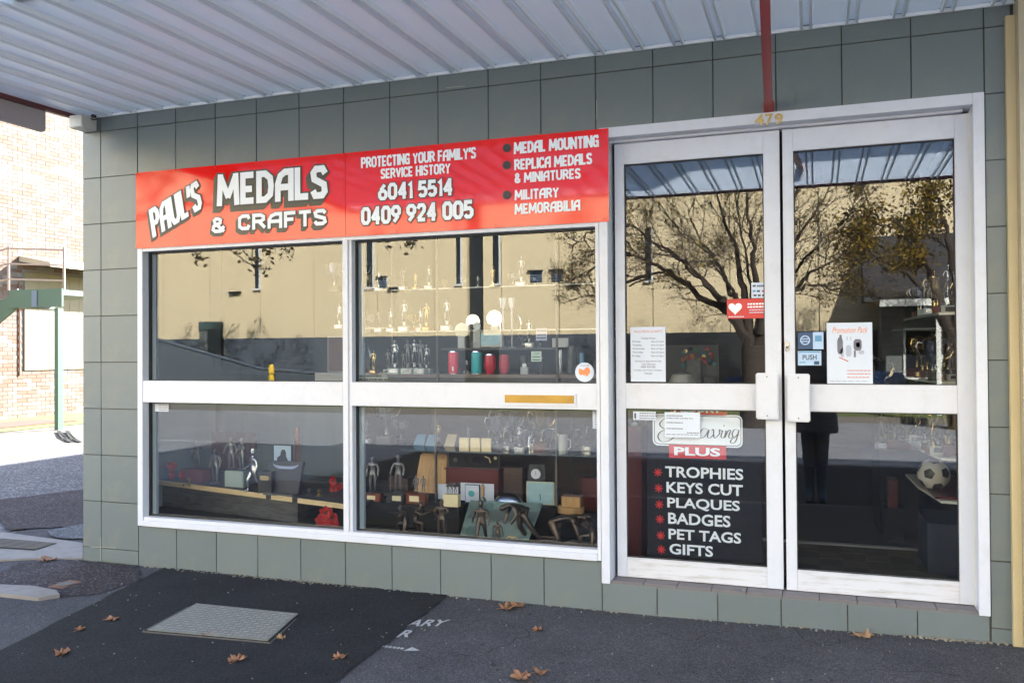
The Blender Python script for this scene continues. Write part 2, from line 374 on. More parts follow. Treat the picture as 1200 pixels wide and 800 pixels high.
# condensed art-nouveau stroke alphabet: (width, strokes)
GL = {
 'A': (.62, ['0,0 .0,.55 .12,.86 .34,1 .62,1 .62,0', '.0,.42 .62,.42']),
 'B': (.58, ['0,0 0,1 .36,1 .5,.9 .5,.64 .34,.54 0,.54', '.3,.54 .56,.42 .56,.12 .42,0 0,0']),
 'C': (.52, ['.52,.78 .46,1 .16,1 0,.84 0,.16 .16,0 .46,0 .52,.22']),
 'D': (.60, ['0,0 0,1 .3,1 .54,.82 .58,.5 .54,.18 .3,0 0,0']),
 'E': (.48, ['.48,1 0,1 0,0 .48,0', '0,.46 .4,.46']),
 'F': (.48, ['.5,1 0,1 0,0', '0,.5 .4,.5']),
 'G': (.56, ['.54,.8 .48,1 .16,1 0,.84 0,.16 .16,0 .54,0 .54,.48 .3,.48']),
 'H': (.58, ['0,0 0,1', '.58,0 .58,1', '0,.5 .58,.5']),
 'I': (.0, ['0,0 0,1']),
 'L': (.44, ['0,1 0,0 .46,0']),
 'M': (.86, ['0,0 .05,1', '.07,1 .43,.22', '.43,.22 .79,1', '.81,1 .86,0']),
 'N': (.62, ['0,0 0,1', '.02,1 .60,0', '.62,1 .62,0']),
 'O': (.58, ['.16,0 0,.16 0,.84 .16,1 .42,1 .58,.84 .58,.16 .42,0 .16,0']),
 'P': (.54, ['0,0 0,1 .38,1 .54,.86 .54,.6 .38,.46 0,.46']),
 'R': (.58, ['0,0 0,1 .38,1 .54,.86 .54,.64 .38,.5 0,.5', '.28,.5 .6,0']),
 'S': (.52, ['.52,.84 .42,1 .12,1 .0,.86 .04,.62 .48,.40 .52,.14 .4,0 .08,0 0,.16']),
 'T': (.56, ['0,1 .58,1', '.29,1 .29,0']),
 'U': (.60, ['0,1 0,.18 .16,0 .44,0 .60,.18 .60,1']),
 'V': (.6, ['0,1 .3,0', '.3,0 .6,1']),
 'Y': (.58, ['0,1 .29,.5 .58,1', '.29,.5 .29,0']),
 '&': (.6, ['.6,.36 .42,.0 .12,0 0,.16 .04,.42 .4,.66 .42,.88 .3,1 .16,1 .06,.88 .1,.66 .6,0']),
 "'": (.0, ['0.02,1 -.02,.74']),
 '0': (.54, ['.14,0 0,.18 0,.82 .14,1 .4,1 .54,.82 .54,.18 .4,0 .14,0']),
 '1': (.16, ['0,.84 .16,1 .16,0']),
 '2': (.5, ['0,.8 .1,1 .4,1 .5,.84 .46,.6 .02,.08', '0,0 .52,0']),
 '4': (.56, ['.42,0 .42,1', '.40,1 0,.30', '0,.28 .58,.28']),
 '5': (.5, ['.48,1 .04,1 0,.54 .34,.58 .5,.42 .5,.16 .36,0 .12,0 0,.12']),
 '6': (.54, ['.42,1 .12,.66', '.14,0 0,.16 0,.42 .14,.56 .4,.56 .54,.42 .54,.16 .4,0 .14,0']),
 '9': (.54, ['.12,0 .42,.34', '.14,1 0,.84 0,.58 .14,.44 .4,.44 .54,.58 .54,.84 .4,1 .14,1']),
}
def strokes(b, s, O, ux, uz, H, Wd, wt, Y, gap=.3, grow=0, slant=0):
    """letters of s in the box at O spanning Wd x H; wt stroke weight (fraction of H)."""
    tot = sum(GL[c][0]+gap if c != ' ' else .42 for c in s)-gap
    kx = (Wd-wt*H)/tot; x = wt*H/2; lay = 0
    for c in s:
        if c == ' ': x += .42*kx; continue
        wd, st = GL[c]
        for pl in st:
            P = [tuple(float(q) for q in t.split(',')) for t in pl.split()]
            P = [Vector((x+p[0]*kx, wt*H/2+p[1]*(H-wt*H))) for p in P]
            closed = (P[0]-P[-1]).length < 1e-6
            if closed: P = P[:-1]
            n = len(P); Lp, Rp = [], []; hw = wt*H/2+grow
            for i in range(n):
                d1 = (P[i]-P[i-1]).normalized() if (i > 0 or closed) else None
                d2 = (P[(i+1) % n]-P[i]).normalized() if (i < n-1 or closed) else None
                if d1 is None: d1 = d2
                if d2 is None: d2 = d1
                t = (d1+d2); t = t.normalized() if t.length > .2 else d1
                nn = Vector((-t.y, t.x)); cs = max(.62, nn.dot(Vector((-d1.y, d1.x))))
                e = Vector((0, 0))
                if not closed and i == 0: e = -d2*(grow+wt*H*.5*(1 if abs(d2.x) < .2 else .3))
                if not closed and i == n-1: e = d1*(grow+wt*H*.5*(1 if abs(d1.x) < .2 else .3))
                Lp.append(P[i]+nn*hw/cs+e); Rp.append(P[i]-nn*hw/cs+e)
            lay += 1
            for i in range(n if closed else n-1):
                j = (i+1) % n; yy = ((lay*3+i) % 8)*.00005
                b.face([O+ux*(q.x+q.y*slant)+uz*q.y+Vector((0, Y-yy, 0)) for q in (Lp[i], Rp[i], Rp[j], Lp[j])])
        x += (wd+gap)*kx
def sign_text(s, X0, X1, Z0, Z1, Y, parent, wt=.2, gap=.3, m=None, name='lettering', outline=0, shadow=None, rot=0):
    O = Vector((X0, 0, Z0)); ux = Vector((math.cos(rot), 0, math.sin(rot))); uz = Vector((-math.sin(rot), 0, math.cos(rot)))
    if rot: uz = Vector((-math.sin(rot*.45), 0, math.cos(rot*.45)))
    H, Wd = Z1-Z0, X1-X0
    if shadow:
        n, dx, dz, sm = shadow; b = B()
        for k in range(1, n+1):
            strokes(b, s, O+Vector((dx*k/n, 0, dz*k/n)), ux, uz, H, Wd, wt, Y+.0018+.0004*k, gap, outline)
        b.build('letter_shadow', sm, parent)
    if outline:
        b = B(); strokes(b, s, O, ux, uz, H, Wd, wt, Y+.0014, gap, outline); b.build('letter_outline', K['ltrk'], parent)
    b = B(); strokes(b, s, O, ux, uz, H, Wd, wt, Y, gap); return b.build(name, m or K['ltr'], parent)

# ================================================================== GROUND
def gz(X, Y):                                  # footpath falls to the kerb and rises a little to the right
    return .016*max(Y, -3.9) + max(0, X-4)*.018 if Y < 0 else max(0, X-4)*.018
def GP(x, y):
    z = 0.
    for _ in range(4):
        p = G(x, y, z); z = gz(p.x, p.y)
    return Vector((p.x, p.y, z))
def sheet(name, m, x0, x1, y0, y1, nx, ny, zf, thick=0, kind='structure'):
    b = B(); n = 0
    for j in range(ny+1):
        for i in range(nx+1):
            X = x0+(x1-x0)*i/nx; Y = y0+(y1-y0)*j/ny; b.v.append(Vector((X, Y, zf(X, Y))))
    for j in range(ny):
        for i in range(nx):
            a = j*(nx+1)+i; b.f.append((a, a+1, a+nx+2, a+nx+1)); b.m.append(0)
    return tag(b.build(name, m), kind=kind)
def patch(name, m, pts, dz, label=None, cat=None, thick=0):
    b = B(); P = [Vector((p[0], p[1], gz(p[0], p[1])+dz)) for p in pts]
    if thick: b.prism(P, (0, 0, -thick))
    else: b.face(P)
    o = b.build(name, m)
    me = o.data; bb = bmesh.new(); bb.from_mesh(me); bmesh.ops.triangulate(bb, faces=bb.faces); bb.to_mesh(me); bb.free()
    for p in me.polygons: pass
    return tag(o, label, cat) if label else tag(o, kind='structure')
def irregular(pts, amp=.012, step=.09, seed=1):   # hand-cut edges are never ruler straight
    rr = random.Random(seed); out = []
    for i, p in enumerate(pts):
        q = pts[(i+1) % len(pts)]; p = Vector(p[:2]); q = Vector(q[:2]); L = (q-p).length; n = max(1, int(L/step))
        for k in range(n):
            t = k/n; a = p.lerp(q, t)
            if k: d = (q-p).normalized(); a += Vector((-d.y, d.x))*rr.uniform(-amp, amp)
            out.append((a.x, a.y))
    return out

tag(sheet('ground', K['grass'], -220, 220, -220, 260, 4, 4, lambda X, Y: -.30), kind='structure')
sheet('road', K['road'], -90, 70, -15.9, -4.0, 40, 6, lambda X, Y: -.20)
sheet('road_shade_sheet', K['lane'], -1.5, 40, -8.2, -4.352, 20, 4, lambda X, Y: -.193)  # dark sheet laid over the road where the building's shade falls
sheet('footpath', K['ash_old'], -1.5, 14, -3.86, 0.10, 62, 16, lambda X, Y: gz(X, Y) - (max(0, -.3-X)*.01))
sheet('side_road', K['ash_side'], -5.75, -1.5, -4.0, 60, 8, 60, lambda X, Y: min(-.012, .045*Y)-.004 if Y < 0 else -.014)
patch('side_footpath', K['ash_old'], [(-1.5, .1), (-.17, .1), (-.17, 1.2), (-1.5, 1.2)], -.006)
patch('asphalt_patch', K['ash_mar'], irregular([(-3.1, 1.6), (-1.62, .62), (-1.1, 1.0), (-.4, 1.6), (-.4, 8), (-2.7, 8), (-2.75, 2.5)], .012, .15, 3), .002)
b = B()
for i in range(60):
    x0 = -1.5+i*.26 if False else None
bk = B(); bk.box(-1.5, 14, -4.0, -3.86, -.3, -.055, .012); tag(bk.build('kerb', K['conc']), kind='structure')
bk = B(); bk.box(-1.5, 14, -4.35, -4.002, -.3, -.192); tag(bk.build('gutter', K['conc']), kind='structure')
bk = B(); bk.box(-90, 70, -16.05, -15.9, -.3, -.06, .012); tag(bk.build('far_kerb', K['concl']), kind='structure')
sheet('far_verge', K['grass'], -90, 70, -17.3, -16.052, 20, 2, lambda X, Y: -.07)
sheet('far_footpath', K['mulch'], -90, 70, -20.2, -17.3, 20, 2, lambda X, Y: -.066)
b = B(); b.box(-90, 70, -8.56, -8.46, -.2, -.194); tag(b.build('lane_line', K['paint']), 'long thin white lane line across the road behind the camera', 'road marking')
# fresh black patch, darker strip round the service lid, concrete bits at the corner
patch('footpath_patch', K['ash_new'], irregular([(.56, -.004), (2.69, -.004), (2.74, -1.45), (2.93, -3.8), (1.55, -3.8), (.89, -1.54)], .008, .07, 5), .006)
patch('footpath_strip', K['ash_mar'], irregular([(-.16, -.01), (.34, -.004), (.62, -.28), (.60, -.62), (.42, -.75), (-.3, -.75), (-.55, -.2)], .012, .08, 8), .004)
L = [GP(*q) for q in ((0, 624), (97, 637), (97, 655), (45, 655), (0, 657))]
patch('concrete_apron', K['conc'], [(L[0].x-.8, L[0].y)]+[(p.x, p.y) for p in L]+[(L[4].x-.8, L[4].y)], .010, thick=.05)
patch('gravel_patch', K['gravel'], irregular([tuple(GP(*q)[:2]) for q in ((55, 623), (110, 611), (110, 632), (66, 630))], .02, .08, 2), .006)
L = [GP(*q) for q in ((0, 688), (41, 690), (66, 695), (70, 700), (45, 704), (0, 699))]
b = B(); b.prism([Vector((-.9, L[0].y, .02))]+[Vector((p.x, p.y, p.z+.022)) for p in L]+[Vector((-.9, L[5].y, .02))], (0, 0, -.05))
tag(b.build('kerb_stone', K['conc']), 'pale concrete kerb end with a rounded tip, left edge of the footpath', 'kerb stone')
# steel grate
g = thing('drain_grate', (-.9, .22, 0), 'slatted steel drain grate set in the concrete by the shop corner', 'drain grate')
q = [GP(*p) for p in ((-40, 629), (66, 638), (41, 646), (-40, 641))]
for k in range(7):
    t0, t1 = k/7, (k+.42)/7
    a, c = q[0].lerp(q[3], t0), q[1].lerp(q[2], t0); a2, c2 = q[0].lerp(q[3], t1), q[1].lerp(q[2], t1)
    b = B(); b.prism([Vector((v.x, v.y, .0165)) for v in (a, c, c2, a2)], (0, 0, -.0025)); b.build('grate_bar', K['steel'], g)
b = B(); b.prism([Vector((v.x, v.y, .0135)) for v in q], (0, 0, -.002)); b.build('grate_recess', K['dark'], g)
# utility lid
LC = [(1.335, -.612), (2.02, -.592), (2.13, -1.03), (1.41, -1.09)]
u = thing('pit_lid', (1.72, -.84, gz(0, -.84)), 'large rectangular checkered steel pit lid set in the fresh black asphalt', 'pit lid')
c0 = Vector((1.724, -.831))
def quadp(sc, z): return [Vector((c0.x+(p[0]-c0.x)*sc, c0.y+(p[1]-c0.y)*sc, z)) for p in LC]
z0 = gz(0, -.84)
b = B(); b.prism(quadp(1.065, z0+.0088), (0, 0, -.03)); b.build('lid_frame', K['steel'], u)
b = B(); b.prism(quadp(1.045, z0+.0096), (0, 0, -.03)); b.build('lid_gap', K['dark'], u)
b = B(); b.prism(quadp(1.0, z0+.0145), (0, 0, -.03)); b.build('lid_plate', K['lid'], u)
b = B(); rr = random.Random(4); A = quadp(.955, z0+.014)
for i in range(20):
    for j in range(13):
        s_, t_ = (i+.5)/20, (j+.5)/13; p = A[0].lerp(A[1], s_).lerp(A[3].lerp(A[2], s_), t_)
        e = Vector((.0145, .0045, 0)) if (i+j) % 2 else Vector((-.004, .0145, 0)); n_ = Vector((-e.y, e.x, 0))*.34
        b.prism([p-e, p+n_, p+e, p-n_], (0, 0, .0022))
tag(b.build('lid_tread', mat('worn_bright_tread', (.29, .29, .27), .45, var=.2, vs=20), u), kind='stuff')
# cast iron valve cover
L = [GP(*q) for q in ((56, 688), (82, 680), (96, 682), (73, 690))]
c = sum(L, Vector())/4
v_ = thing('valve_cover', c, 'small rusty square valve cover near the left corner of the footpath', 'valve cover')
b = B(); b.prism([p+Vector((0, 0, .0065)) for p in L], (0, 0, -.03)); b.build('cover_frame', K['rust'], v_)
b = B(); b.lathe([(.052, .009), (.052, .0125), (.040, .0125), (.040, .011)], c+Vector((0, 0, -.002)), seg=20); b.build('cover_ring', K['steel'], v_)
# painted stencil, cut off by the newer patch
gm = thing('painted_marking', (2.75, -.7, 0), 'worn white stencilled letters cut off by the black asphalt patch', 'road marking')
def ground_text(s, x0, x1, yt, yb, off=.02):
    a, b_, c = GP(x0, yb), GP(x1, yb), GP((x0+x1)/2, yt)
    o = text(s, 0, 1, 0, 1, 0, K['paint'], None, off=off)
    me = o.data; base = a; ux = (b_-a); uy = Vector((.0, 1, 0))*abs(c.y-(a.y+b_.y)/2)
    for v in me.vertices: p = base+ux*v.co.x+uy*v.co.z; v.co = Vector((p.x, p.y, gz(p.x, p.y)+.0045))-gm.location
    o.modifiers.clear(); o.parent = gm; o.name = 'lettering'
ground_text("'ARY", 471, 519, 725, 734); ground_text("ER", 452, 478, 737.5, 747)
a = GP(449, 756); b_ = GP(488, 757)
b = B(); z = gz(0, -.9)+.0045
for k in range(7): x = 2.69+k*.022; b.face([(x, -.905, z), (x+.017, -.908, z), (x+.017, -.884, z), (x, -.881, z)])
b.build('dotted_bar', K['paint'], gm)
b = B(); b.face([(2.85, -.925, z), (2.93, -.893, z), (2.87, -.86, z)]); b.build('arrow_head', K['paint'], gm)

# fallen leaves
def leaf(name, x, y, size, rot, seed, m, label):
    rr = random.Random(seed); p = GP(x, y) if y < 800 else Vector((x, y, 0)); pts = []
    for k in range(22):
        a = 2*math.pi*k/22; lobe = .66+.34*abs(math.cos(2.5*a)) if k % 2 == 0 else .60+.26*abs(math.cos(2.5*a))
        lobe *= rr.uniform(.85, 1.12); lobe *= (.8 if a > math.pi else 1)
        c_, s_ = math.cos(a+rot)*lobe*size, math.sin(a+rot)*lobe*size
        pts.append(Vector((c_, s_, .006+abs(rr.gauss(0, .010))+.018*(c_*math.cos(seed)/size)**2)))
    b = B(); n = len(pts); b.v = [Vector((0, 0, .004))]+[q*.5+Vector((0, 0, rr.uniform(-.002, .004))) for q in pts]+pts
    for k in range(n):
        j = (k+1) % n; b.f += [(0, 1+k, 1+j), (1+k, 1+n+k, 1+n+j, 1+j)]; b.m += [0, 0]
    b.tube([(0, 0, .006), (-size*.5*math.cos(rot+.3), -size*.5*math.sin(rot+.3), .012), (-size*1.1*math.cos(rot), -size*1.1*math.sin(rot), .006)], .0015, 4)
    b.v = [v+p for v in b.v]
    o = b.build(name, m, None, org=p); o.modifiers.new('thickness', 'SOLIDIFY').thickness = .0008
    return tag(o, label, 'leaf', 'dry leaves fallen on the footpath')
LV = [(594, 714, .052, .4, 'leafb', 'crisp brown leaf against the tiles below the mail slot, left of a touching pair'),
      (607, 711, .050, 2.0, 'leafb', 'curled brown leaf below the mail slot, right of a touching pair'),
      (630, 739, .028, 1.0, 'leafb', 'small brown leaf alone on the grey footpath below the red sign'),
      (612, 795, .055, 2.6, 'leafb', 'large orange leaf at the bottom edge of the photo, left of two'),
      (634, 790, .040, .2, 'leafb', 'flat orange leaf at the bottom edge of the photo, right of two'),
      (1012, 746, .055, .1, 'leaft', 'flat tan leaf lying under the right door'),
      (279, 774, .048, 1.5, 'leafb', 'orange leaf in front of the steel pit lid'),
      (399, 772, .035, .8, 'leafb', 'orange leaf near the right border of the black patch'),
      (131, 727, .042, .3, 'leafb', 'brown leaf to the left of the steel pit lid, upper one'),
      (94, 739, .028, 1.2, 'leafb', 'small brown leaf far left of the pit lid, middle of three'),
      (73, 767, .040, 2.2, 'leafb', 'brown leaf at the lower left of the black patch'),
      (240, 746, .026, 2.9, 'leafb', 'tiny brown leaf on the front edge of the pit lid'),
      (330, 749, .024, 2.3, 'leaft', 'tiny tan leaf beside the right corner of the pit lid'),
      (56, 657, .062, .5, 'leafb', 'big brown leaf beside the concrete at the shop corner')]
for i, (x, y, s_, r_, m_, lb) in enumerate(LV): leaf('fallen_leaf', x, y, s_*1.12, r_, i+3, K[m_], lb)
rr = random.Random(21)
b = B()
for k in range(260):
    X = rr.uniform(-.2, 5.6); Y = -abs(rr.gauss(0, .03))-.004 if k % 4 == 0 else rr.uniform(-1.6, -.1); s_ = rr.uniform(.002, .006)
    z = gz(X, Y)+s_*.3+.005; b.prism([(X+s_*math.cos(a)*rr.uniform(.6, 1), Y+s_*math.sin(a)*rr.uniform(.6, 1), z+s_*.5) for a in (0, 1.3, 2.5, 3.9, 5.1)], (0, 0, -s_))
tag(b.build('grit', mat('pale_grit', (.20, .19, .17), .9, rnd=.3)), kind='stuff')
b = B()
for k in range(150):
    X = rr.uniform(.0, .33) if k % 2 else rr.uniform(1.1, 2.0); Y = -rr.uniform(.002, .02); h = rr.uniform(.006, .02)
    b.face([(X, Y, gz(X, Y)), (X+.004, Y, gz(X, Y)), (X+rr.uniform(-.008, .01), Y-rr.uniform(0, .01), h)])
tag(b.build('moss', mat('yellow_green_moss', (.16, .17, .05), .9, var=.5, vs=60)), kind='stuff')

# ================================================================== SHOP BUILDING
shop = thing('shop_building', (2.7, 3, 0), 'single storey shop clad in grey green glazed tiles under a metal awning', 'building')
BK = .006
def back(x0, x1, z0, z1): bx('wall_backing', K['joint'], shop, x0, x1, BK, .16, z0, z1)
back(-.168, .338, -.2, 3.3); back(.338, 3.648, -.2, .280); back(.338, 3.648, 2.24, 3.3)
back(3.648, 5.606, -.2, .160); back(3.648, 5.606, 2.748, 3.3); back(5.606, 5.74, -.2, 3.3)
proto = None
BAND = {}
def tilebox(u0, u1, v0, v1):
    g_ = .0028
    x0, x1 = u0*TL+g_, u1*TL-g_; z1, z0 = (9.3-v0)*TL-g_, (9.3-v1)*TL+g_
    key = (round(x1-x0, 3), round(z1-z0, 3))
    rr_ = (hash((round(u0*7), round(v0*13))) % 100)/100
    c = Vector(((x0+x1)/2, 0, (z0+z1)/2))
    if key not in BAND:
        b = B(); w_, h_ = (x1-x0)/2, (z1-z0)/2
        b.box(-w_, w_, 0, .012, -h_, h_, .0012)
        o = b.build('tile', K['tile'], None); o.location = c-shop.location; o.parent = shop; BAND[key] = o
    else:
        o = BAND[key].copy(); COL.objects.link(o); o.location = c-shop.location
    o.location.y = -3 + (rr_-.5)*.0016
for k in range(-1, 17):
    u0, u1 = (k, k+1) if k >= 0 else (-.51, 0)
    tilebox(u0, u1, -.45, 0); tilebox(u0, u1, 0, 1)
tilebox(17, 17.36, -.45, 0); tilebox(17, 17.36, 0, 1)
for v in range(1, 9): tilebox(-.51, 0, v, v+1); tilebox(0, 1.01, v, v+1); tilebox(17, 17.36, v, v+1)
tilebox(-.51, 0, 9, 9.42); tilebox(0, 1.01, 9, 9.42); tilebox(17, 17.36, 9, 9.42)
for k in range(1, 11): tilebox(k+(.01 if k == 1 else 0), k+1+(.05 if k == 10 else 0), 8.46, 9.44)
for k in range(11, 17): tilebox(k+(.05 if k == 11 else 0), k+1-(.015 if k == 16 else 0), 8.81, 9.44)
# pale grout smears
b = B()
for (x0, y0, x1, y1) in ((118.3, 630, 118.3, 660), (106, 640.5, 136, 641.5), (699.2, 118, 699.2, 140), (523, 103, 545, 101)):
    p, q_ = W(x0, y0), W(x1, y1); d = Vector((.0025, 0, 0)) if abs(p.x-q_.x) < .03 else Vector((0, 0, .002))
    b.face([p-d-Vector((0, .0012, 0)), q_-d-Vector((0, .0012, 0)), q_+d-Vector((0, .0012, 0)), p+d-Vector((0, .0012, 0))])
tag(b.build('grout_smear', K['jointw'], shop), kind='stuff')
bx('parapet', K['beige'], shop, -.168, 5.74, .02, .24, 3.3, 5.72)
bx('side_wall', K['brick'], shop, -.168, -.02, .16, 24, -.3, 5.6)
bx('party_wall', K['beige'], shop, 5.742, 5.9, .25, 9, -.3, 5.6)
bx('rear_wall', K['brick'], shop, -.168, 5.9, 9, 9.2, -.3, 5.6)
bx('roof', K['roofs'], shop, -.2, 5.95, .24, 24.2, 5.3, 5.4)
bx('ceiling', mat('interior_ceiling', (.14, .14, .135), .9), shop, -.02, 5.742, .16, 9, 3.0, 3.06)
bx('interior_floor', K['carpet'], shop, -.02, 5.742, .16, 9, .0, .190)
bx('room_divider', K['darkb'], shop, -.02, 5.74, 5.2, 5.3, .19, 3.0)
bx('interior_side', mat('interior_plaster', (.12, .13, .13), .9), shop, -.02, .0, .161, 5.2, .19, 3.0)
bx('interior_side', K['dark'], shop, 5.72, 5.741, .26, 5.2, .19, 3.0)

# awning
aw = thing('awning', (5.5, -2, 3.19), 'ribbed pale steel awning sheet with red brown edge over the shopfront', 'awning')
def az(Y): return 3.192 + .019*Y
prof = []; RX = []; xr = 2.095-.2235*10
prof.append((-.165, 0))
while xr < 13.6:
    if xr > -.12:
        prof += [(xr-.037, 0), (xr-.034, .004), (xr+.034, .004), (xr+.037, 0)]; RX.append(xr)
    xr += .2235
prof.append((13.9, 0))
b = B()
YS = [-.001, -.6, -1.2, -1.72]
for Y in YS:
    for x, dz in prof: b.v.append(Vector((x, Y, az(Y)+dz)))
n = len(prof)
for j in range(len(YS)-1):
    for i in range(n-1): b.f.append((j*n+i, j*n+i+1, (j+1)*n+i+1, (j+1)*n+i)); b.m.append(0)
b.build('ribbed_sheet', K['awn'], aw)
b = B(); b.prism([(-.165, -1.722, az(-1.722)), (-.165, -4.0, az(-4.0)), (-.165, -4.0, az(-4.0)+.003), (-.165, -1.722, az(-1.722)+.003)], (14.06, 0, 0)); b.build('translucent_sheet', K['fibre'], aw)
b = B(); b.box(-.165, 13.9, -1.76, -1.71, az(-1.72)+.0045, az(-1.72)+.05); b.build('purlin', K['fascia'], aw)
rib0 = None
for x in RX:
    if rib0 is None:
        b = B()
        for s_ in (-.024, .024):
            P = [(x+s_-.0105, -.0175, az(0)+.003), (x+s_-.0055, -.0175, az(0)-.024), (x+s_+.0055, -.0175, az(0)-.024), (x+s_+.0105, -.0175, az(0)+.003)]
            b.prism(P, (0, -3.98, az(-3.98)-az(0)))
        rib0 = b.build('rib', K['rib'], aw, org=(x, 0, 3.19))
    else:
        o = rib0.copy(); COL.objects.link(o); o.location.x = x-aw.location.x
b = B(); b.prism([(-.165, 0, 3.21), (-.165, -1.70, 3.178), (-.165, -1.70, 3.215), (-.165, 0, 3.25)], (14.06, 0, 0)); None
b = B(); b.prism([(-.205, .15, 3.165), (-.205, -4.05, 3.085), (-.205, -4.05, 3.20), (-.205, .15, 3.3)], (.038, 0, 0)); b.build('end_fascia', K['fascia'], aw)
b = B(); b.prism([(-.20, -4.002, 3.092), (-.20, -4.05, 3.092), (-.20, -4.05, 3.22), (-.20, -4.002, 3.22)], (14.1, 0, 0)); b.build('front_fascia', K['fascia'], aw)
b = B(); b.box(-.16, 13.9, -.016, -.002, 3.168, 3.186); b.build('wall_strip', K['awnw'], aw)  # white strip where the sheet meets the wall
# strut
a0 = W(901, 127, 0); a1 = W(897, 0, -1.15); a1 = a0+(a1-a0)*3.2
s_ = thing('awning_strut', a0, 'glossy red square steel strut coming down to the tiles above the door', 'strut')
b = B(); d = (a1-a0).normalized(); n_ = d.cross(Vector((1, 0, 0))).normalized(); e = Vector((1, 0, 0))*.019; h = n_*.024
b.prism([a0+e+h, a0-e*1.2+h*.4, a0-e*1.2-h, a0+e-h], a1-a0); b.build('strut_bar', K['strut'], s_)
b = B(); b.box(4.555, 4.61, -.005, -.0005, 2.735, 2.81); b.build('wall_plate', K['strut'], s_)
# end board hanging below the awning edge
b = B(); b.prism([(-.215, -.29, 3.165), (-.215, -.29, 3.03), (-.215, -.30, 3.015), (-.215, -.315, 3.008), (-.215, -2.2, 3.008), (-.215, -2.2, 3.165)], (.02, 0, 0))
tag(b.build('hanging_board', K['lilac'], None), 'lilac grey board with a rounded corner hanging from the awning end', 'board')
# white box in the corner
jb = thing('junction_box', W(114, 142), 'small white electrical box under the awning at the left corner', 'box')
p = W(103, 150, -.12)
b = B(); b.box(-.155, -.03, -.13, -.002, 3.075, 3.165, .004); b.build('box_body', mat('old_white_plastic', (.6, .58, .55), .5), jb)
b = B(); b.box(-.150, -.035, -.136, -.1305, 3.08, 3.16, .002); b.build('box_cover', mat('white_plastic', (.7, .69, .66), .4), jb)
b = B(); b.lathe([(.012, -.03), (.012, -.005)], (-.005, -.04, 3.165), axis='Y', seg=10); b.tube([(-.03, -.06, 3.15), (-.01, -.05, 3.14), (.0, -.03, 3.155)], .004, 5); b.build('cable_gland', K['black'], jb)
# neighbour on the right
nb = thing('neighbour_building', (9, 2, 0), 'beige painted neighbouring building at the right edge', 'building')
bx('pilaster', K['beige'], nb, 5.742, 6.1, -.10, .25, -.2, 3.6)
bx('corner_bead', K['beige2'], nb, 5.700, 5.741, -.035, -.001, -.1, 3.105)
bx('wall', K['beige'], nb, 6.1, 16, .0, 9, -.3, 3.9); bx('upper_wall', K['beige'], nb, 5.905, 16.01, .26, 9.1, 3.6, 5.4)

# ================================================================== SHOP WINDOW
wi = thing('shop_window', (2, 0, .28), 'four pane white aluminium shop window below the red sign', 'window')
FY = -.014
XL, XR, XM0, XM1 = .338, 3.645, 1.975, 2.035
ZB, ZT, ZR0, ZR1 = .282, 2.235, 1.141, 1.290
wm = K['white']
bx('jamb', wm, wi, XL, XL+.045, FY, .10, ZB, ZT, bev=.002)
bx('jamb', wm, wi, XR-.02, XR, FY+.002, .10, ZB+.002, ZT)
bx('sill', wm, wi, XL+.046, XR-.0205, FY-.006, .10, ZB, ZB+.038, bev=.003)
bx('sill_bead', wm, wi, XL+.047, XR-.0215, FY+.006, .09, ZB+.0385, ZB+.062, bev=.002)
bx('head', wm, wi, XL+.046, XR-.0205, FY+.002, .10, ZT-.045, ZT)
bx('transom', wm, wi, XL+.0455, XM0-.0005, FY+.003, .10, ZR0, ZR1, bev=.002)
bx('transom', wm, wi, XM1+.0005, XR-.0205, FY+.003, .10, ZR0, ZR1, bev=.002)
bx('mullion', wm, wi, XM0, XM1-.022, FY, .10, ZB+.0625, ZT-.0455, bev=.002)
bx('mullion_step', wm, wi, XM1-.0215, XM1, FY+.012, .10, ZB+.0625, ZT-.0455, bev=.001)
for x0, x1 in ((XL+.0455, XM0), (XM1, XR-.0205)):
    for z0, z1 in ((ZB+.0625, ZR0), (ZR1, ZT-.0455)):
        t = .006; Y0 = .045
        bx('gasket', K['gasket'], wi, x0, x0+t, Y0, .09, z0, z1); bx('gasket', K['gasket'], wi, x0+t, x1, Y0, .09, z1-.010, z1)
        bx('gasket', K['gasket'], wi, x0+t, x1, Y0, .09, z0, z0+.005)
        bx('channel', K['chan'], wi, x0+t+.0005, x0+t+.032, .074, .098, z0+.006, z1-.011)
        bx('glass_pane', K['glass'], wi, x0+t, x1, .060, .066, z0+.004, z1-.009)
ms = W(592, 458, FY), W(673, 469, FY)
bx('mail_slot_surround', wm, wi, ms[0].x-.012, ms[1].x+.012, FY-.006, FY+.002, 1.158, 1.232, bev=.002)
bx('mail_slot', K['brassp'], wi, ms[0].x, ms[1].x, FY-.009, FY-.0065, 1.176, 1.222, bev=.001)
bx('mail_flap', K['brassp'], wi, ms[0].x+.02, ms[1].x-.02, FY-.012, FY-.0095, 1.186, 1.212, bev=.001)

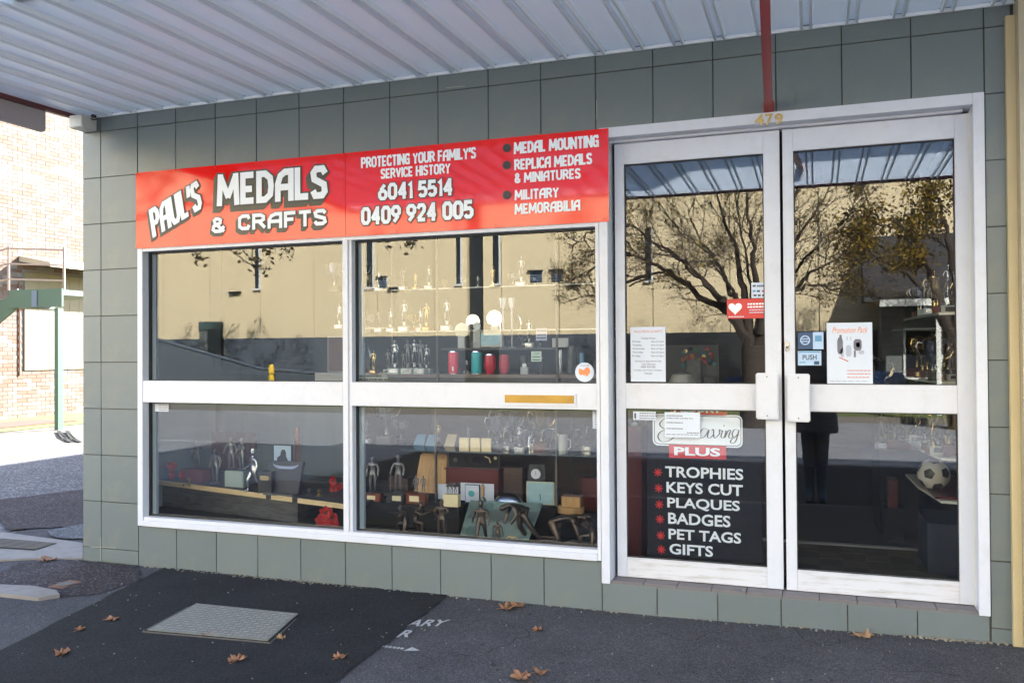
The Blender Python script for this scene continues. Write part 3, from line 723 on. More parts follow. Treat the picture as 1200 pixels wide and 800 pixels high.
# ================================================================== DOORS
df = thing('door_frame', (4.62, 0, .19), 'white aluminium frame round the pair of glass doors', 'door frame')
bx('jamb', wm, df, 3.6485, 3.697, FY-.004, .16, .160, 2.747, bev=.002)
bx('jamb', wm, df, 5.555, 5.606, FY-.004, .16, .160, 2.747, bev=.002)
bx('jamb_bead', K['cream_alu'], df, 5.552, 5.5548, .075, .16, .177, 2.68)
bx('head', wm, df, 3.6975, 5.5545, FY-.004, .16, 2.690, 2.747, bev=.002)
bx('head_bead', wm, df, 3.6975, 5.5195, .06, .16, 2.678, 2.6895)
for k in range(10):
    x0 = 3.699+k*.1855; bx('sill_tile', K['sill'], df, x0+.0015, x0+.184, .001, .16, .150, .1745+.0006*(k % 2), bev=.0015)
DY = .095
def leafdoor(x0, x1, st, label):
    d = thing('glass_door', (x0, DY, .2), label, 'door'); l0, l1 = st
    z0, z1 = .179, 2.675
    bx('stile', wm, d, x0, x0+l0, DY, DY+.045, z0, z1, bev=.0015); bx('stile', wm, d, x1-l1, x1, DY, DY+.045, z0, z1, bev=.0015)
    a, c = x0+l0+.0005, x1-l1-.0005
    bx('bottom_rail', K['whited'], d, a, c, DY+.001, DY+.044, z0, .290, bev=.0015); bx('top_rail', wm, d, a, c, DY+.001, DY+.044, 2.555, z1, bev=.0015)
    bx('middle_rail', wm, d, a, c, DY+.001, DY+.044, 1.145, 1.290, bev=.0015)
    bx('rail_groove', wm, d, a+.001, c-.001, DY-.0015, DY+.0005, 1.262, 1.270); bx('rail_groove', wm, d, a+.001, c-.001, DY-.0015, DY+.0005, 1.152, 1.158)
    for u0, u1 in ((.2905, 1.1445), (1.2905, 2.5545)):
        bx('glass_pane', K['glass'], d, a, c, DY+.020, DY+.026, u0, u1)
        bx('gasket', K['gasket'], d, a, a+.005, DY+.012, DY+.0195, u0, u1); bx('gasket', K['gasket'], d, c-.005, c, DY+.012, DY+.0195, u0, u1)
        bx('gasket', K['gasket'], d, a+.005, c-.005, DY+.012, DY+.0195, u0, u0+.004); bx('gasket', K['gasket'], d, a+.005, c-.005, DY+.012, DY+.0195, u1-.006, u1)
    return d
xa = W(722, 450, DY).x; xb = W(916, 450, DY).x; xc = W(919.5, 450, DY).x; xd = W(1141, 450, DY).x
g0 = W(733, 450, DY).x-xa; g1 = xb-W(897, 450, DY).x; g2 = W(932, 450, DY).x-xc; g3 = xd-W(1122, 450, DY).x
dl = leafdoor(xa, xb, (g0, g1), 'left white framed glass door with a black sign board behind its lower pane')
dr = leafdoor(xc, xd, (g2, g3), 'right white framed glass door showing a football behind its lower pane')
def handle(d, x0, x1, y0, y1):
    a, c = W(x0, y1, DY-.05), W(x1, y0, DY-.05)
    b = B(); b.box(a.x, c.x, DY-.052, DY-.030, a.z, c.z, .006); h_ = b.build('handle', wm, d)
    b = B(); b.box(a.x+.02, c.x-.02, DY-.0295, DY-.0005, a.z+.03, a.z+.06); b.box(a.x+.02, c.x-.02, DY-.0295, DY-.0005, c.z-.06, c.z-.03); b.build('handle_mount', wm, h_)
    for sx_, sz_ in ((.012, .02), (.012, -.02)):
        zz_ = a.z+.02 if sz_ > 0 else c.z-.02; b = B(); b.lathe([(.004, -.0015), (.003, 0)], ((a.x+c.x)/2, DY-.0525, zz_), axis='Y', seg=8); b.build('screw', K['steel'], h_)
handle(dl, 886, 912, 437, 491); handle(dr, 922.5, 949, 438, 494)
a = W(923, 406, DY); b = B(); b.box(a.x-.014, a.x+.009, DY-.006, DY-.0005, a.z-.026, a.z+.026, .004); lk = b.build('lock', K['chrome'], dr)
b = B(); b.lathe([(.007, -.010), (.007, -.0065)], (a.x-.002, DY, a.z-.004), axis='Y', seg=14); b.build('keyhole', K['steel'], lk)
num = thing('house_number', W(900, 141, FY), 'brass house number 479 above the doors', 'house number')
for ch, x0, x1 in (('4', 884.5, 895), ('7', 896.5, 906), ('9', 907.5, 917.5)):
    y = 140.5-(x0-884)*.05; o = tpx(ch, x0, x1, y-6.5, y+6.5, FY-.010, K['brass'], num, name='digit', off=.02, thick=.004)

# ================================================================== RED SIGN
def signboard(x0, x1, label):
    s = thing('sign_board', (x0, -.02, 2.24), label, 'sign')
    bx('panel', K['red'], s, x0, x1, -.024, -.018, 2.212, 2.742); bx('batten', K['joint'], s, x0+.02, x1-.02, -.0175, -.0005, 2.25, 2.70)
    for k in range(6):
        for z in (2.228, 2.727):
            x = x0+.03+(x1-x0-.06)*k/5; b = B(); b.lathe([(.0035, -.0025), (.003, -.0005)], (x, -.024, z), axis='Y', seg=8); b.build('screw', K['steel'], s)
    return s
s1 = signboard(.337, 2.004, 'left half of the red shop sign reading PAUL\'S MEDALS & CRAFTS')
s2 = signboard(2.0065, 3.708, 'right half of the red shop sign with phone numbers and services')
SY = -.0295
def srow(s, x0, x1, yt, yb, par, **k):
    xm, ym = (x0+x1)/2, (yt+yb)/2; return sign_text(s, W(x0, ym, SY).x, W(x1, ym, SY).x, W(xm, yb, SY).z, W(xm, yt, SY).z, SY, par, **k)
srow('MEDALS', 254, 384, 199, 237, s1, wt=.200, gap=.30, outline=.011, shadow=(8, -.026, -.032, K['ltrs']))
srow('CRAFTS', 279, 383, 248, 267, s1, wt=.225, gap=.26, outline=.005, shadow=(6, -.018, -.024, K['ltrs']))
srow('&', 248, 264, 254.5, 273, s1, wt=.22, gap=.2, outline=.005, shadow=(6, -.014, -.018, K['ltrs']))
a, c = W(176, 276, SY), W(243, 248, SY)
srow("PAUL'S", 179, 243, 243, 277, s1, wt=.17, gap=.34, outline=.008, shadow=(5, -.012, -.020, K['ltrs']), rot=.41)
srow("PROTECTING YOUR FAMILY'S", 423, 558, 178.5, 191.5, s2, wt=.19)
srow('SERVICE HISTORY', 446, 528, 194.5, 206.5, s2, wt=.19)
srow('6041 5514', 443, 531, 212, 232, s2, wt=.21, outline=.0065)
srow('0409 924 005', 423, 555, 238.5, 260, s2, wt=.21, outline=.0065)
srow('MEDAL MOUNTING', 602, 702, 162.5, 176.5, s2, wt=.20); srow('REPLICA MEDALS', 602.5, 694, 183, 196, s2, wt=.20)
srow('& MINIATURES', 603, 680.5, 200, 212, s2, wt=.20); srow('MILITARY', 603, 655, 221, 233, s2, wt=.20); srow('MEMORABILIA', 603, 680, 236.5, 249, s2, wt=.20)
for x, y in ((594, 173.5), (594, 193.5), (594, 228.5)):
    b = B(); b.lathe([(.0255, -.002), (.0255, 0)], W(x, y, SY+.0003), axis='Y', seg=24); b.build('bullet', K['ltrk'], s2)
# ================================================================== ACROSS THE STREET (seen mirrored in the glass)
BY = -20.
ob = thing('warehouse', (-3, BY, 0), 'long cream warehouse with slate blue base across the street, mirrored in the windows', 'building')
DZ = 1.98
seams = [M(x, 300, BY).x for x in (190, 245, 304, 367, 441, 508, 587)]+[M(x, 350, BY).x for x in (655, 764, 855, 960)]
xs = [-46, -40, -34, -28.5, -24, -20.5]+seams+[8.6, 12.5, 17, 22]
opens = []                                   # dark slots cut in the panels
SL = [(M(298, 290, BY).x, M(304, 338, BY).x, 3.69, 5.12), (M(429, 283, BY).x, M(437, 337, BY).x, 3.6, 5.12), (M(534, 273, BY).x, M(540, 331, BY).x, 3.6, 7.5),
      (M(577, 275, BY).x, M(585, 332, BY).x, 3.58, 5.1), (M(755, 268, BY).x, M(762.5, 328, BY).x, 3.52, 5.05)]
LV_ = [(M(a, 330, BY).x, M(c, 330, BY).x) for a, c in ((412, 419), (443, 452.5), (621, 635), (646, 659))]
DKX = (M(547, 300, BY).x, M(565, 300, BY).x)
for a, c in zip(xs[:-1], xs[1:]):
    if a < DKX[0] < c or a < DKX[1] < c:
        for p, q_ in ((a, min(c, DKX[0])), (max(a, DKX[1]), c)):
            if q_-p > .05: bx('panel', K['wallc'], ob, p+.012, q_-.012, BY-.18, BY, DZ, 10.2)
    else: bx('panel', K['wallc'], ob, a+.012, c-.012, BY-.18, BY, DZ, 10.2)
bx('core_wall', mat('seam_shadow', (.30, .24, .13), .9), ob, -46, DKX[0]-.01, BY-.4, BY-.192, -.3, 10.1); bx('core_wall', K['wallc'], ob, DKX[1]+.01, 22, BY-.4, BY-.192, -.3, 10.1)
dd = [-46, -30, M(235, 400, BY).x]; 
def dado(a, c, m='dado'): bx('dado_panel', K[m], ob, a, c, BY-.17, BY+.03, -.3, DZ-.002)
dado(-46, -30); dado(-30, -20.2); dado(-20.195, M(234, 400, BY).x-.02); dado(M(262, 400, BY).x+.02, M(545, 400, BY).x-.01); dado(M(584, 400, BY).x+.01, M(716, 400, BY).x)
dado(M(716, 400, BY).x+.01, 8, 'dkdoor'); dado(8.01, 22, 'dkdoor')
bx('recess', K['dkdoor'], ob, DKX[0], DKX[1], BY-.19, BY-.182, -.2, 10.1)
bx('shutter', K['dkdoor'], ob, M(545.5, 400, BY).x, M(583.5, 400, BY).x, BY-.12, BY-.02, -.2, DZ-.002)
bx('roof', K['roofs'], ob, -46.2, 22.2, BY-24, BY+.15, 10.21, 10.5)
bx('end_wall', K['wallc'], ob, 21.8, 22, BY-24, BY-.41, -.3, 10.2); bx('end_wall', K['wallc'], ob, -46, -45.8, BY-24, BY-.41, -.3, 10.2)
for a, c, z0, z1 in SL:
    s_ = bx('slot_window', K['slot'], ob, a, c, BY+.001, BY+.012, z0, z1); bx('window_reveal', K['trim'], s_, c+.003, c+.05, BY, BY+.09, z0, z1)
    bx('sill', K['trim'], s_, a-.03, c+.06, BY, BY+.11, z0-.06, z0-.002)
for a, c in LV_:
    s_ = bx('louvre_window', K['louv'], ob, a, c, BY+.001, BY+.015, 3.57, 3.90)
    bx('hood', K['dkdoor'], s_, a-.06, c+.03, BY, BY+.12, 3.905, 3.945)
    for k in range(4): bx('slat', K['slot'], s_, a+.02, c-.02, BY+.016, BY+.045, 3.60+k*.075, 3.618+k*.075)
for xa_, xb_, yy in ((270, 282, 343), (456, 468.5, 338), (667, 680, 334)):
    a, c = M(xa_, yy, BY), M(xb_, yy, BY); bx('dark_wall_plate', K['dkdoor'], ob, a.x, c.x, BY+.001, BY+.16, a.z-.035, a.z+.035)  # small dark plates on the warehouse wall
b = B(); b.box(M(245, 340, BY).x, M(275, 340, BY).x, BY, BY+.02, 3.60, 3.62); b.build('conduit', K['trim'], ob)
# porch doorway with a pale side panel
a, c = M(235, 378, BY).x, M(261, 418, BY).x
pd = bx('doorway', K['dkdoor'], ob, a, c, BY-.6, BY-.5, .3, 2.5)
bx('door_surround', K['dkdoor'], ob, a, c, BY+.031, BY+.10, -.1, 2.58); bx('side_panel', K['verw'], ob, a+.04, a+.36, BY+.101, BY+.14, 1.0, 2.25); bx('hood_edge', K['mintd'], ob, a+.01, c-.01, BY+.101, BY+.16, 2.30, 2.57)
# ramp with rail
p0, p1, p2 = M(180, 396.5, -17.6), M(305, 432, -17.6), M(405, 440.5, -17.6)
rp = thing('access_ramp', (p1.x, -17.7, 0), 'grey concrete access ramp sloping down along the warehouse, mirrored in the left window', 'ramp')
b = B(); b.prism([Vector((p0.x-6, -17.6, p0.z+.4)), p0, p1, p2, Vector((p2.x, -17.6, -.1)), Vector((p0.x-6, -17.6, -.1))], (0, -.25, 0)); b.build('ramp_wall', K['dado'], rp)
b = B(); b.tube([Vector((p0.x-6, -17.5, p0.z+.46)), p0+Vector((0, .1, .04)), p1+Vector((0, .1, .04)), p2+Vector((0, .1, .04))], .014, 6); b.build('handrail', K['louv'], rp)
q_ = M(317, 427, -17); b = B(); b.lathe([(.085, -.07), (.085, q_.z-.05), (.06, q_.z)], (q_.x, -17, 0), seg=14)
tag(b.build('bollard', K['yellow']), 'yellow steel bollard at the foot of the ramp, mirrored in the left window', 'bollard')
# neighbouring old house in front of the warehouse's right end
hx0, hx1 = M(1034, 360, -16.9).x, M(1112, 360, -16.9).x
hs = thing('old_house', (hx0+4, -18, 0), 'old house with dark roof and pale verandah mirrored in the right door', 'house')
bx('house_wall', K['verw'], hs, hx0+.1, hx0+10, -19.9, -18.6, -.3, 2.75)
zv = M(1060, 350, -16.9).z
b = B(); b.prism([(hx0-.1, -16.9, zv+.02), (hx0+10, -16.9, zv+.02), (hx0+10, -18.5, zv+.35), (hx0-.1, -18.5, zv+.35)], (0, 0, .05)); b.build('verandah_roof', K['roofd'], hs)
bx('verandah_beam', K['trim'], hs, hx0-.05, hx0+10, -17.02, -16.9, zv-.16, zv+.0)
for k in range(3): bx('verandah_post', K['trim'], hs, M(1098, 360, -16.9).x+k*2.4, M(1098, 360, -16.9).x+.10+k*2.4, -17.01, -16.91, -.1, zv-.165)
b = B(); b.prism([(hx0-.3, -18.4, 2.72), (hx0-.3, -19.95, 2.72), (hx0-.3, -19.95, 4.5)], (12, 0, 0)); b.build('roof', K['roofd'], hs)
bx('gable_trim', K['trim'], hs, hx0-.3, hx0+11, -18.42, -18.39, 2.66, 2.80)
for k in range(2):
    f_ = bx('window', K['trim'], hs, hx0+.6+k*2.2, hx0+1.5+k*2.2, -18.599, -18.56, .7, 2.0); bx('pane', K['slot'], f_, hx0+.66+k*2.2, hx0+1.44+k*2.2, -18.559, -18.55, .76, 1.94)

# ---- trees
def tube_path(b, pts, r0, r1, seg=6):
    n = len(pts); b.tube(pts, [r1+(r0-r1)*(1-i/(n-1))**1.6 for i in range(n)], seg)
class Tree:
    def __init__(s, seed): s.r = random.Random(seed); s.b = B(); s.tips = []
    def grow(s, p, d, L, r, lev, droop=0, flat=1):
        pts = [p]; n = 5; d = d.normalized(); q = p
        for i in range(n):
            d = (d+Vector((s.r.gauss(0, .13), s.r.gauss(0, .13)*flat, s.r.gauss(0, .11)+.05-droop))).normalized(); q = q+d*(L/n); pts.append(q)
        tube_path(s.b, pts, r, r*.5, 5 if lev > 1 else 3)
        s.sub(pts, r, L, lev, droop, flat)
    def sub(s, pts, r, L, lev, droop=0, flat=1):
        if lev == 0:
            s.tips += pts[2:]; return
        k = {3: 7, 2: 6, 1: 5}.get(lev, 4)
        for i in range(k):
            t = (.25+.75*(i+s.r.random()*.6)/k)*(len(pts)-1); j = min(int(t), len(pts)-2); f_ = min(1, t-j)
            p = pts[j].lerp(pts[j+1], f_); ax = (pts[j+1]-pts[j]).normalized()
            side = ax.orthogonal().normalized(); side.rotate(Matrix.Rotation(s.r.uniform(0, 6.28), 3, ax)); side.y *= flat
            d = ax*.75+side*s.r.uniform(.6, 1.0)+Vector((0, 0, .18-droop)); s.grow(p, d, L*s.r.uniform(.42, .70), max(r*.55, .0045), lev-1, droop, flat)
    def limb(s, pxs, Y, r0, r1, lev=3, L=None, Ys=None):
        pts = [M(x, y, Y+(Ys[i] if Ys else 0)) for i, (x, y) in enumerate(pxs)]; out = []
        for i in range(len(pts)-1):
            for k in range(3): out.append(pts[i].lerp(pts[i+1], k/3)+Vector((s.r.gauss(0, .03), s.r.gauss(0, .05), s.r.gauss(0, .03))))
        out.append(pts[-1]); tube_path(s.b, out, r0, r1*.6, 8)
        s.sub(out[2:], .026, L or 1.5, lev+1); return out
    def leaves(s, n, size, m_a, m_b, parent, frac=.5, nm='foliage'):
        for nm_, m_, cnt in ((nm, m_a, int(n*frac)), (nm, m_b, n-int(n*frac))):
            b = B()
            for k in range(cnt):
                p = s.r.choice(s.tips)+Vector([s.r.gauss(0, .09) for _ in range(3)]); u_ = Vector([s.r.gauss(0, 1) for _ in range(3)]).normalized(); v_ = u_.orthogonal().normalized()
                z = size*s.r.uniform(.5, 1.3); b.face([p-u_*z, p+v_*z*.6, p+u_*z, p-v_*z*.6])
            tag(b.build(nm_, m_, parent), kind='stuff')
TY = -14.2
t1 = thing('street_tree', M(882, 470, TY), 'bare branching street tree mirrored in the left door glass, with few brown leaves', 'tree')
T = Tree(5)
base = M(884, 478, TY); base.z = -.2
T.b.tube([base, M(884, 440, TY), M(882, 405, TY)], [.34, .28, .27], 10)
T.limb([(882, 410), (874, 392), (862, 375), (852, 366), (829, 352), (805, 335), (791, 323), (769, 320), (752, 325), (736, 335)], TY, .15, .03, 2, 1.3)
T.limb([(805, 335), (791, 323), (769, 309), (752, 302), (735, 297), (700, 292)], TY, .07, .03, 2, 1.3)
T.limb([(858, 372), (852, 359), (833, 337), (814, 321), (790, 300), (760, 280), (735, 262)], TY, .10, .03, 2, 1.5, Ys=[0, .1, .3, .5, .6, .7, .8])
T.limb([(870, 385), (862, 350), (855, 337), (843, 314), (828, 290), (812, 262), (800, 235)], TY, .08, .02, 2, 1.5, Ys=[0, -.1, -.3, -.5, -.6, -.7, -.8])
T.limb([(880, 395), (872, 350), (866, 320), (862, 293), (850, 262), (840, 225), (830, 200)], TY, .10, .025, 2, 1.6)
T.limb([(886, 400), (890, 360), (885, 320), (882, 290), (876, 250), (878, 210), (872, 180)], TY, .10, .025, 2, 1.6, Ys=[0, .1, .3, .5, .7, .9, 1])
T.limb([(888, 400), (900, 365), (918, 345), (934, 335), (945, 325), (965, 310), (990, 296), (1010, 290)], TY, .10, .02, 2, 1.4)
T.limb([(895, 385), (908, 350), (925, 300), (945, 262), (965, 232), (985, 212)], TY, .09, .02, 2, 1.6, Ys=[0, -.1, -.3, -.5, -.6, -.7])
T.limb([(890, 390), (905, 330), (915, 280), (930, 240), (938, 200)], TY, .10, .03, 2, 1.5, Ys=[0, .2, .4, .6, .8])
T.limb([(925, 345), (945, 332), (968, 336), (990, 342), (1004, 352)], TY, .045, .02, 2, .9)
T.limb([(760, 322), (730, 330), (700, 345), (672, 352)], TY, .05, .02, 2, 1.0)
T.limb([(735, 297), (710, 300), (690, 318), (668, 330)], TY, .05, .02, 2, 1.1)
T.limb([(735, 262), (712, 262), (690, 275), (668, 290)], TY, .05, .02, 2, 1.1)
for pxs, r_ in (([(878, 395), (868, 365), (858, 340), (838, 300), (815, 285), (790, 262), (770, 235)], .06), ([(882, 392), (880, 350), (873, 305), (866, 262), (860, 215)], .055), ([(890, 395), (903, 360), (925, 325), (955, 290), (985, 262), (1005, 245)], .06), ([(866, 378), (850, 352), (828, 335), (800, 305), (775, 292), (750, 275), (725, 275)], .05), ([(888, 392), (898, 345), (905, 300), (918, 255), (925, 215)], .055)):
    T.limb(pxs, TY, r_, .02, 2, 1.5, Ys=[T.r.uniform(-.5, .5)*q for q in range(len(pxs))])
T.b.build('branches', K['bark'], t1, smooth=True)
T.leaves(9000, .030, K['leafo'], K['leafy'], t1, .62)
# second tree on the right with yellow leaves
t2 = thing('street_tree', M(1150, 470, -14.8), 'street tree with yellow autumn leaves mirrored in the right door glass', 'tree')
T = Tree(9)
base = M(1128, 478, -14.8); base.z = -.2
T.b.tube([base, M(1122, 440, -14.8), M(1118, 400, -14.8)], [.26, .22, .18], 8)
T.limb([(1118, 405), (1108, 370), (1098, 335), (1088, 305), (1075, 280), (1058, 262), (1035, 255), (1012, 238)], -14.8, .14, .03, 2, 1.3)
T.limb([(1110, 380), (1095, 350), (1070, 325), (1048, 312), (1025, 300), (1005, 300)], -14.8, .09, .02, 2, 1.2, Ys=[0, .2, .4, .5, .6, .7])
T.limb([(1116, 390), (1118, 330), (1112, 280), (1105, 240), (1090, 210)], -14.8, .1, .03, 2, 1.4, Ys=[0, -.2, -.3, -.4, -.6])
T.limb([(1118, 395), (1135, 340), (1150, 290), (1160, 240)], -14.8, .1, .03, 2, 1.4)
T.b.build('branches', K['bark'], t2, smooth=True)
T.leaves(8000, .042, K['leafy'], K['leafo'], t2, .5)
# third tree: only the tips of one branch hang into the left windows
t3 = thing('street_tree', M(150, 470, -13.6), 'street tree whose leafy branch tips hang into the left window reflection', 'tree')
T = Tree(14)
base = M(120, 478, -13.6); base.z = -.2
T.b.tube([base, M(122, 420, -13.6), M(130, 330, -13.6), M(145, 262, -13.6)], [.24, .2, .16, .1], 8)
o_ = T.b
main = [M(145, 262, -13.6), M(220, 240, -13.2), M(300, 240, -12.8), M(370, 245, -12.4), M(430, 250, -12.2), M(490, 255, -12.0)]
tube_path(o_, main, .08, .03, 6)
for (pxs) in ([(222, 242), (222, 285), (228, 298), (233, 305)], [(262, 242), (262, 288), (278, 300), (294, 311), (300, 318)], [(300, 243), (296, 283), (294, 300), (300, 314), (318, 315)], [(318, 243), (312, 285), (316, 296)], [(338, 246), (330, 286), (338, 297)], [(440, 252), (445, 272), (452, 280)], [(470, 252), (473, 276), (478, 286)], [(485, 255), (484, 278), (486, 282)]):
    pts = [M(x, y, -12.6) for x, y in pxs]; T.b.tube(pts, .012, 4); T.tips += [pts[-1], pts[-1], pts[-2]]; T.sub(pts[1:], .012, .3, 1)
T.b.build('branches', K['bark'], t3, smooth=True)
T.leaves(170, .075, K['leafo'], K['leafo'], t3, .5)
T = Tree(31)
for pxs in ([(140, 262), (170, 235), (200, 215), (235, 205)], [(135, 290), (150, 240), (160, 210), (190, 190)], [(220, 240), (260, 225), (300, 222), (345, 225)], [(180, 240), (205, 200), (230, 185), (270, 180)]):
    T.limb(pxs, -13.2, .06, .02, 2, 1.2)
T.b.build('upper_branches', K['bark'], t3, smooth=True); T.leaves(1800, .07, K['leafo'], K['leafy'], t3, .7, 'upper_foliage')
# low hedge in front of the dark base
rr = random.Random(2); b = B()
for k in range(9000):
    X = rr.uniform(M(1040, 440, -17.4).x, 13); Y = rr.gauss(-17.6, .22); z = rr.uniform(-.05, 1.0+.35*math.sin(X*1.7)+.2*math.sin(X*4.1)); p = Vector((X, Y, z))
    u_ = Vector([rr.gauss(0, 1) for _ in range(3)]).normalized()*.05; v_ = u_.orthogonal().normalized()*.03; b.face([p-u_, p+v_, p+u_, p-v_])
hd = tag(b.build('hedge', K['hedge']), 'dark clipped hedge along the footpath across the street', 'hedge')

# ---- parked car across the street
def car(loc, label):
    c = thing('parked_car', loc, label, 'car'); X, Y, Z = loc
    side = [(-2.15, .35), (-2.2, .62), (-2.05, .82), (-1.2, .95), (-.55, 1.38), (.75, 1.42), (1.45, 1.0), (2.05, .95), (2.2, .75), (2.2, .4), (2.1, .25), (-2.1, .25)]
    b = bmesh.new(); n = len(side); rows = []
    for yy, sc_ in ((-.86, .93), (-.80, 1), (.80, 1), (.86, .93)):
        rows.append([b.verts.new((X+x*(.985 if sc_ < 1 else 1), Y+yy*(1 if z < .96 else .82), Z+(z if z < .96 else z))) for x, z in side])
    for a in range(3):
        for i in range(n): b.faces.new((rows[a][i], rows[a][(i+1) % n], rows[a+1][(i+1) % n], rows[a+1][i]))
    b.faces.new(rows[0][::-1]); b.faces.new(rows[3]); bb = B(); bb.addbm(b); bb.build('body', K['carb'], c, smooth=True)
    for sgn in (-1, 1):
        yy = Y+sgn*.80
        for q_ in ([(-1.02, .98), (-.50, 1.33), (.05, 1.36), (.05, .98)], [(.12, .98), (.12, 1.36), (.68, 1.36), (1.25, .99)]):
            b = B(); b.prism([(X+x, yy-sgn*.05*(1 if z < 1.1 else 1.9), Z+z) for x, z in q_], (0, sgn*.012, 0)); b.build('side_window', K['slot'], c)
        for wx in (-1.38, 1.36):
            b = B(); b.lathe([(.20, -.09), (.31, -.085), (.32, 0), (.31, .085), (.20, .09)], (X+wx, Y+sgn*.79, Z+.32), axis='Y', seg=20); wh = b.build('wheel', K['tyre'], c, smooth=True)
            b = B(); b.lathe([(.0001, -.095), (.19, -.10), (.19, .10), (.0001, .095)], (X+wx, Y+sgn*.79, Z+.32), axis='Y', seg=14); b.build('rim', K['chrome'], wh)
        b = B(); b.box(X-2.19, X-2.10, Y+sgn*.72-.12, Y+sgn*.72+.12, Z+.62, Z+.74, .02); b.build('headlight', K['chrome'], c)
    return c
cx = M(905, 432, -17.0).x+.9
car((cx, -18.2, -.05), 'dark blue parked car mirrored low in the left door glass')

# ---- photographer standing in the road, seen as a dark shape in the door glass
def person_mesh(J, E_, name='figure', lv=2, heads=None):
    """J: joint -> (x,y,z,rx[,ry]); E_: edges; grows one continuous skin."""
    keys = list(J); me = bpy.data.meshes.new(name); me.from_pydata([J[k][:3] for k in keys], [(keys.index(a), keys.index(c)) for a, c in E_], [])
    o = bpy.data.objects.new(name, me); COL.objects.link(o); o.modifiers.new('s', 'SKIN')
    for i, k in enumerate(keys):
        r_ = J[k][3]; r2 = J[k][4] if len(J[k]) > 4 else r_; me.skin_vertices[0].data[i].radius = (r_, r2)
    me.skin_vertices[0].data[0].use_root = True
    ss = o.modifiers.new('u', 'SUBSURF'); ss.levels = lv; ss.render_levels = lv
    dg = bpy.context.evaluated_depsgraph_get(); out = bpy.data.meshes.new_from_object(o.evaluated_get(dg)); bpy.data.objects.remove(o)
    out.polygons.foreach_set('use_smooth', [True]*len(out.polygons)); return out
BASE = {'pelvis': (0, 0, .53, .075, .055), 'waist': (0, 0, .61, .065, .05), 'chest': (0, 0, .72, .088, .06), 'neck0': (0, 0, .81, .05, .04), 'neck': (0, -.005, .85, .03, .03), 'head0': (0, -.01, .89, .045, .05), 'head1': (0, -.01, .945, .048, .056), 'crown': (0, -.005, .985, .03, .035),
        'shl': (-.10, 0, .79, .04, .035), 'ell': (-.145, .01, .63, .028), 'wrl': (-.15, -.04, .49, .02), 'hal': (-.15, -.05, .44, .022, .014),
        'shr': (.10, 0, .79, .04, .035), 'elr': (.145, .01, .63, .028), 'wrr': (.15, -.04, .49, .02), 'har': (.15, -.05, .44, .022, .014),
        'hil': (-.05, 0, .49, .055), 'knl': (-.06, -.01, .28, .038), 'anl': (-.065, .01, .05, .026), 'tol': (-.075, -.08, .015, .024, .014),
        'hir': (.05, 0, .49, .055), 'knr': (.06, -.01, .28, .038), 'anr': (.065, .01, .05, .026), 'tor': (.075, -.08, .015, .024, .014)}
EDG = [('pelvis', 'waist'), ('waist', 'chest'), ('chest', 'neck0'), ('neck0', 'neck'), ('neck', 'head0'), ('head0', 'head1'), ('head1', 'crown')]
for s_ in 'lr': EDG += [('chest', 'sh'+s_), ('sh'+s_, 'el'+s_), ('el'+s_, 'wr'+s_), ('wr'+s_, 'ha'+s_), ('pelvis', 'hi'+s_), ('hi'+s_, 'kn'+s_), ('kn'+s_, 'an'+s_), ('an'+s_, 'to'+s_)]
def pose(**k): d = dict(BASE); d.update(k); return d
def meshobj(name, me, m_, parent, loc=(0, 0, 0), sc=1, rz=0):
    o = bpy.data.objects.new(name, me); COL.objects.link(o); o.parent = parent; o.location = loc; o.scale = (sc,)*3; o.rotation_euler.z = rz
    if not me.materials: me.materials.append(m_)
    return o
K['jacket'] = mat('navy_jacket', (.13, .135, .155), .9, var=.3, vs=8, bump=.5, bs=12)
ph = thing('person', (4.80, -5.03, -.2), 'photographer in dark clothes holding a camera up, mirrored in the right door', 'person')
pj = pose(hil=(-.04, 0, .49, .058), knl=(-.038, -.01, .28, .042), anl=(-.036, .01, .05, .03), hir=(.04, 0, .49, .058), knr=(.038, -.01, .28, .042), anr=(.036, .01, .05, .03), shl=(-.10, .0, .79, .042, .04), ell=(-.16, .10, .70, .028), wrl=(-.07, .13, .90, .02), hal=(-.04, .13, .925, .02, .016), shr=(.10, .0, .79, .042, .04), elr=(.16, .10, .70, .028), wrr=(.07, .13, .90, .02), har=(.04, .13, .925, .02, .016),
          tol=(-.045, .10, .015, .028, .018), tor=(.05, .10, .015, .028, .018))
pm = person_mesh(pj, EDG, 'body'); meshobj('body', pm, K['cloth'], ph, sc=1.76)
b = B(); b.lathe([(.235, .56), (.245, .60), (.225, .80), (.215, 1.05), (.235, 1.22), (.15, 1.32), (.07, 1.36)], (4.80, -5.03, 0), seg=20, sy=.62); b.build('jacket', K['jacket'], ph, smooth=True)
b = B(); b.lathe([(.0001, -.12), (.06, -.10), (.085, -.03), (.082, .04), (.055, .10), (.0001, .115)], (4.80, -5.04, 1.475), seg=14, sx=.9); hd_ = b.build('head', K['skin'], ph, smooth=True)
b = B(); b.lathe([(.091, -.0), (.094, .04), (.066, .11), (.0001, .128)], (4.80, -5.055, 1.475), seg=14, sx=.9); b.build('hair', K['bark'], hd_, smooth=True)
b = B(); b.box(4.785, 4.815, -4.965, -4.94, 1.445, 1.475, .006); b.build('nose', K['skin'], hd_)
cm = thing('camera_body', (4.8, -4.88, 1.48), 'black camera held up to the face of the photographer', 'camera')
b = B(); b.box(4.73, 4.87, -4.925, -4.87, 1.43, 1.53, .01); b.box(4.77, 4.83, -4.925, -4.87, 1.531, 1.56, .008); b.build('camera_case', K['black'], cm)
b = B(); b.lathe([(.035, -4.869+4.88), (.038, -4.82+4.88)], (4.8, -4.88, 1.48), axis='Y', seg=20); b.build('lens_barrel', K['black'], cm)

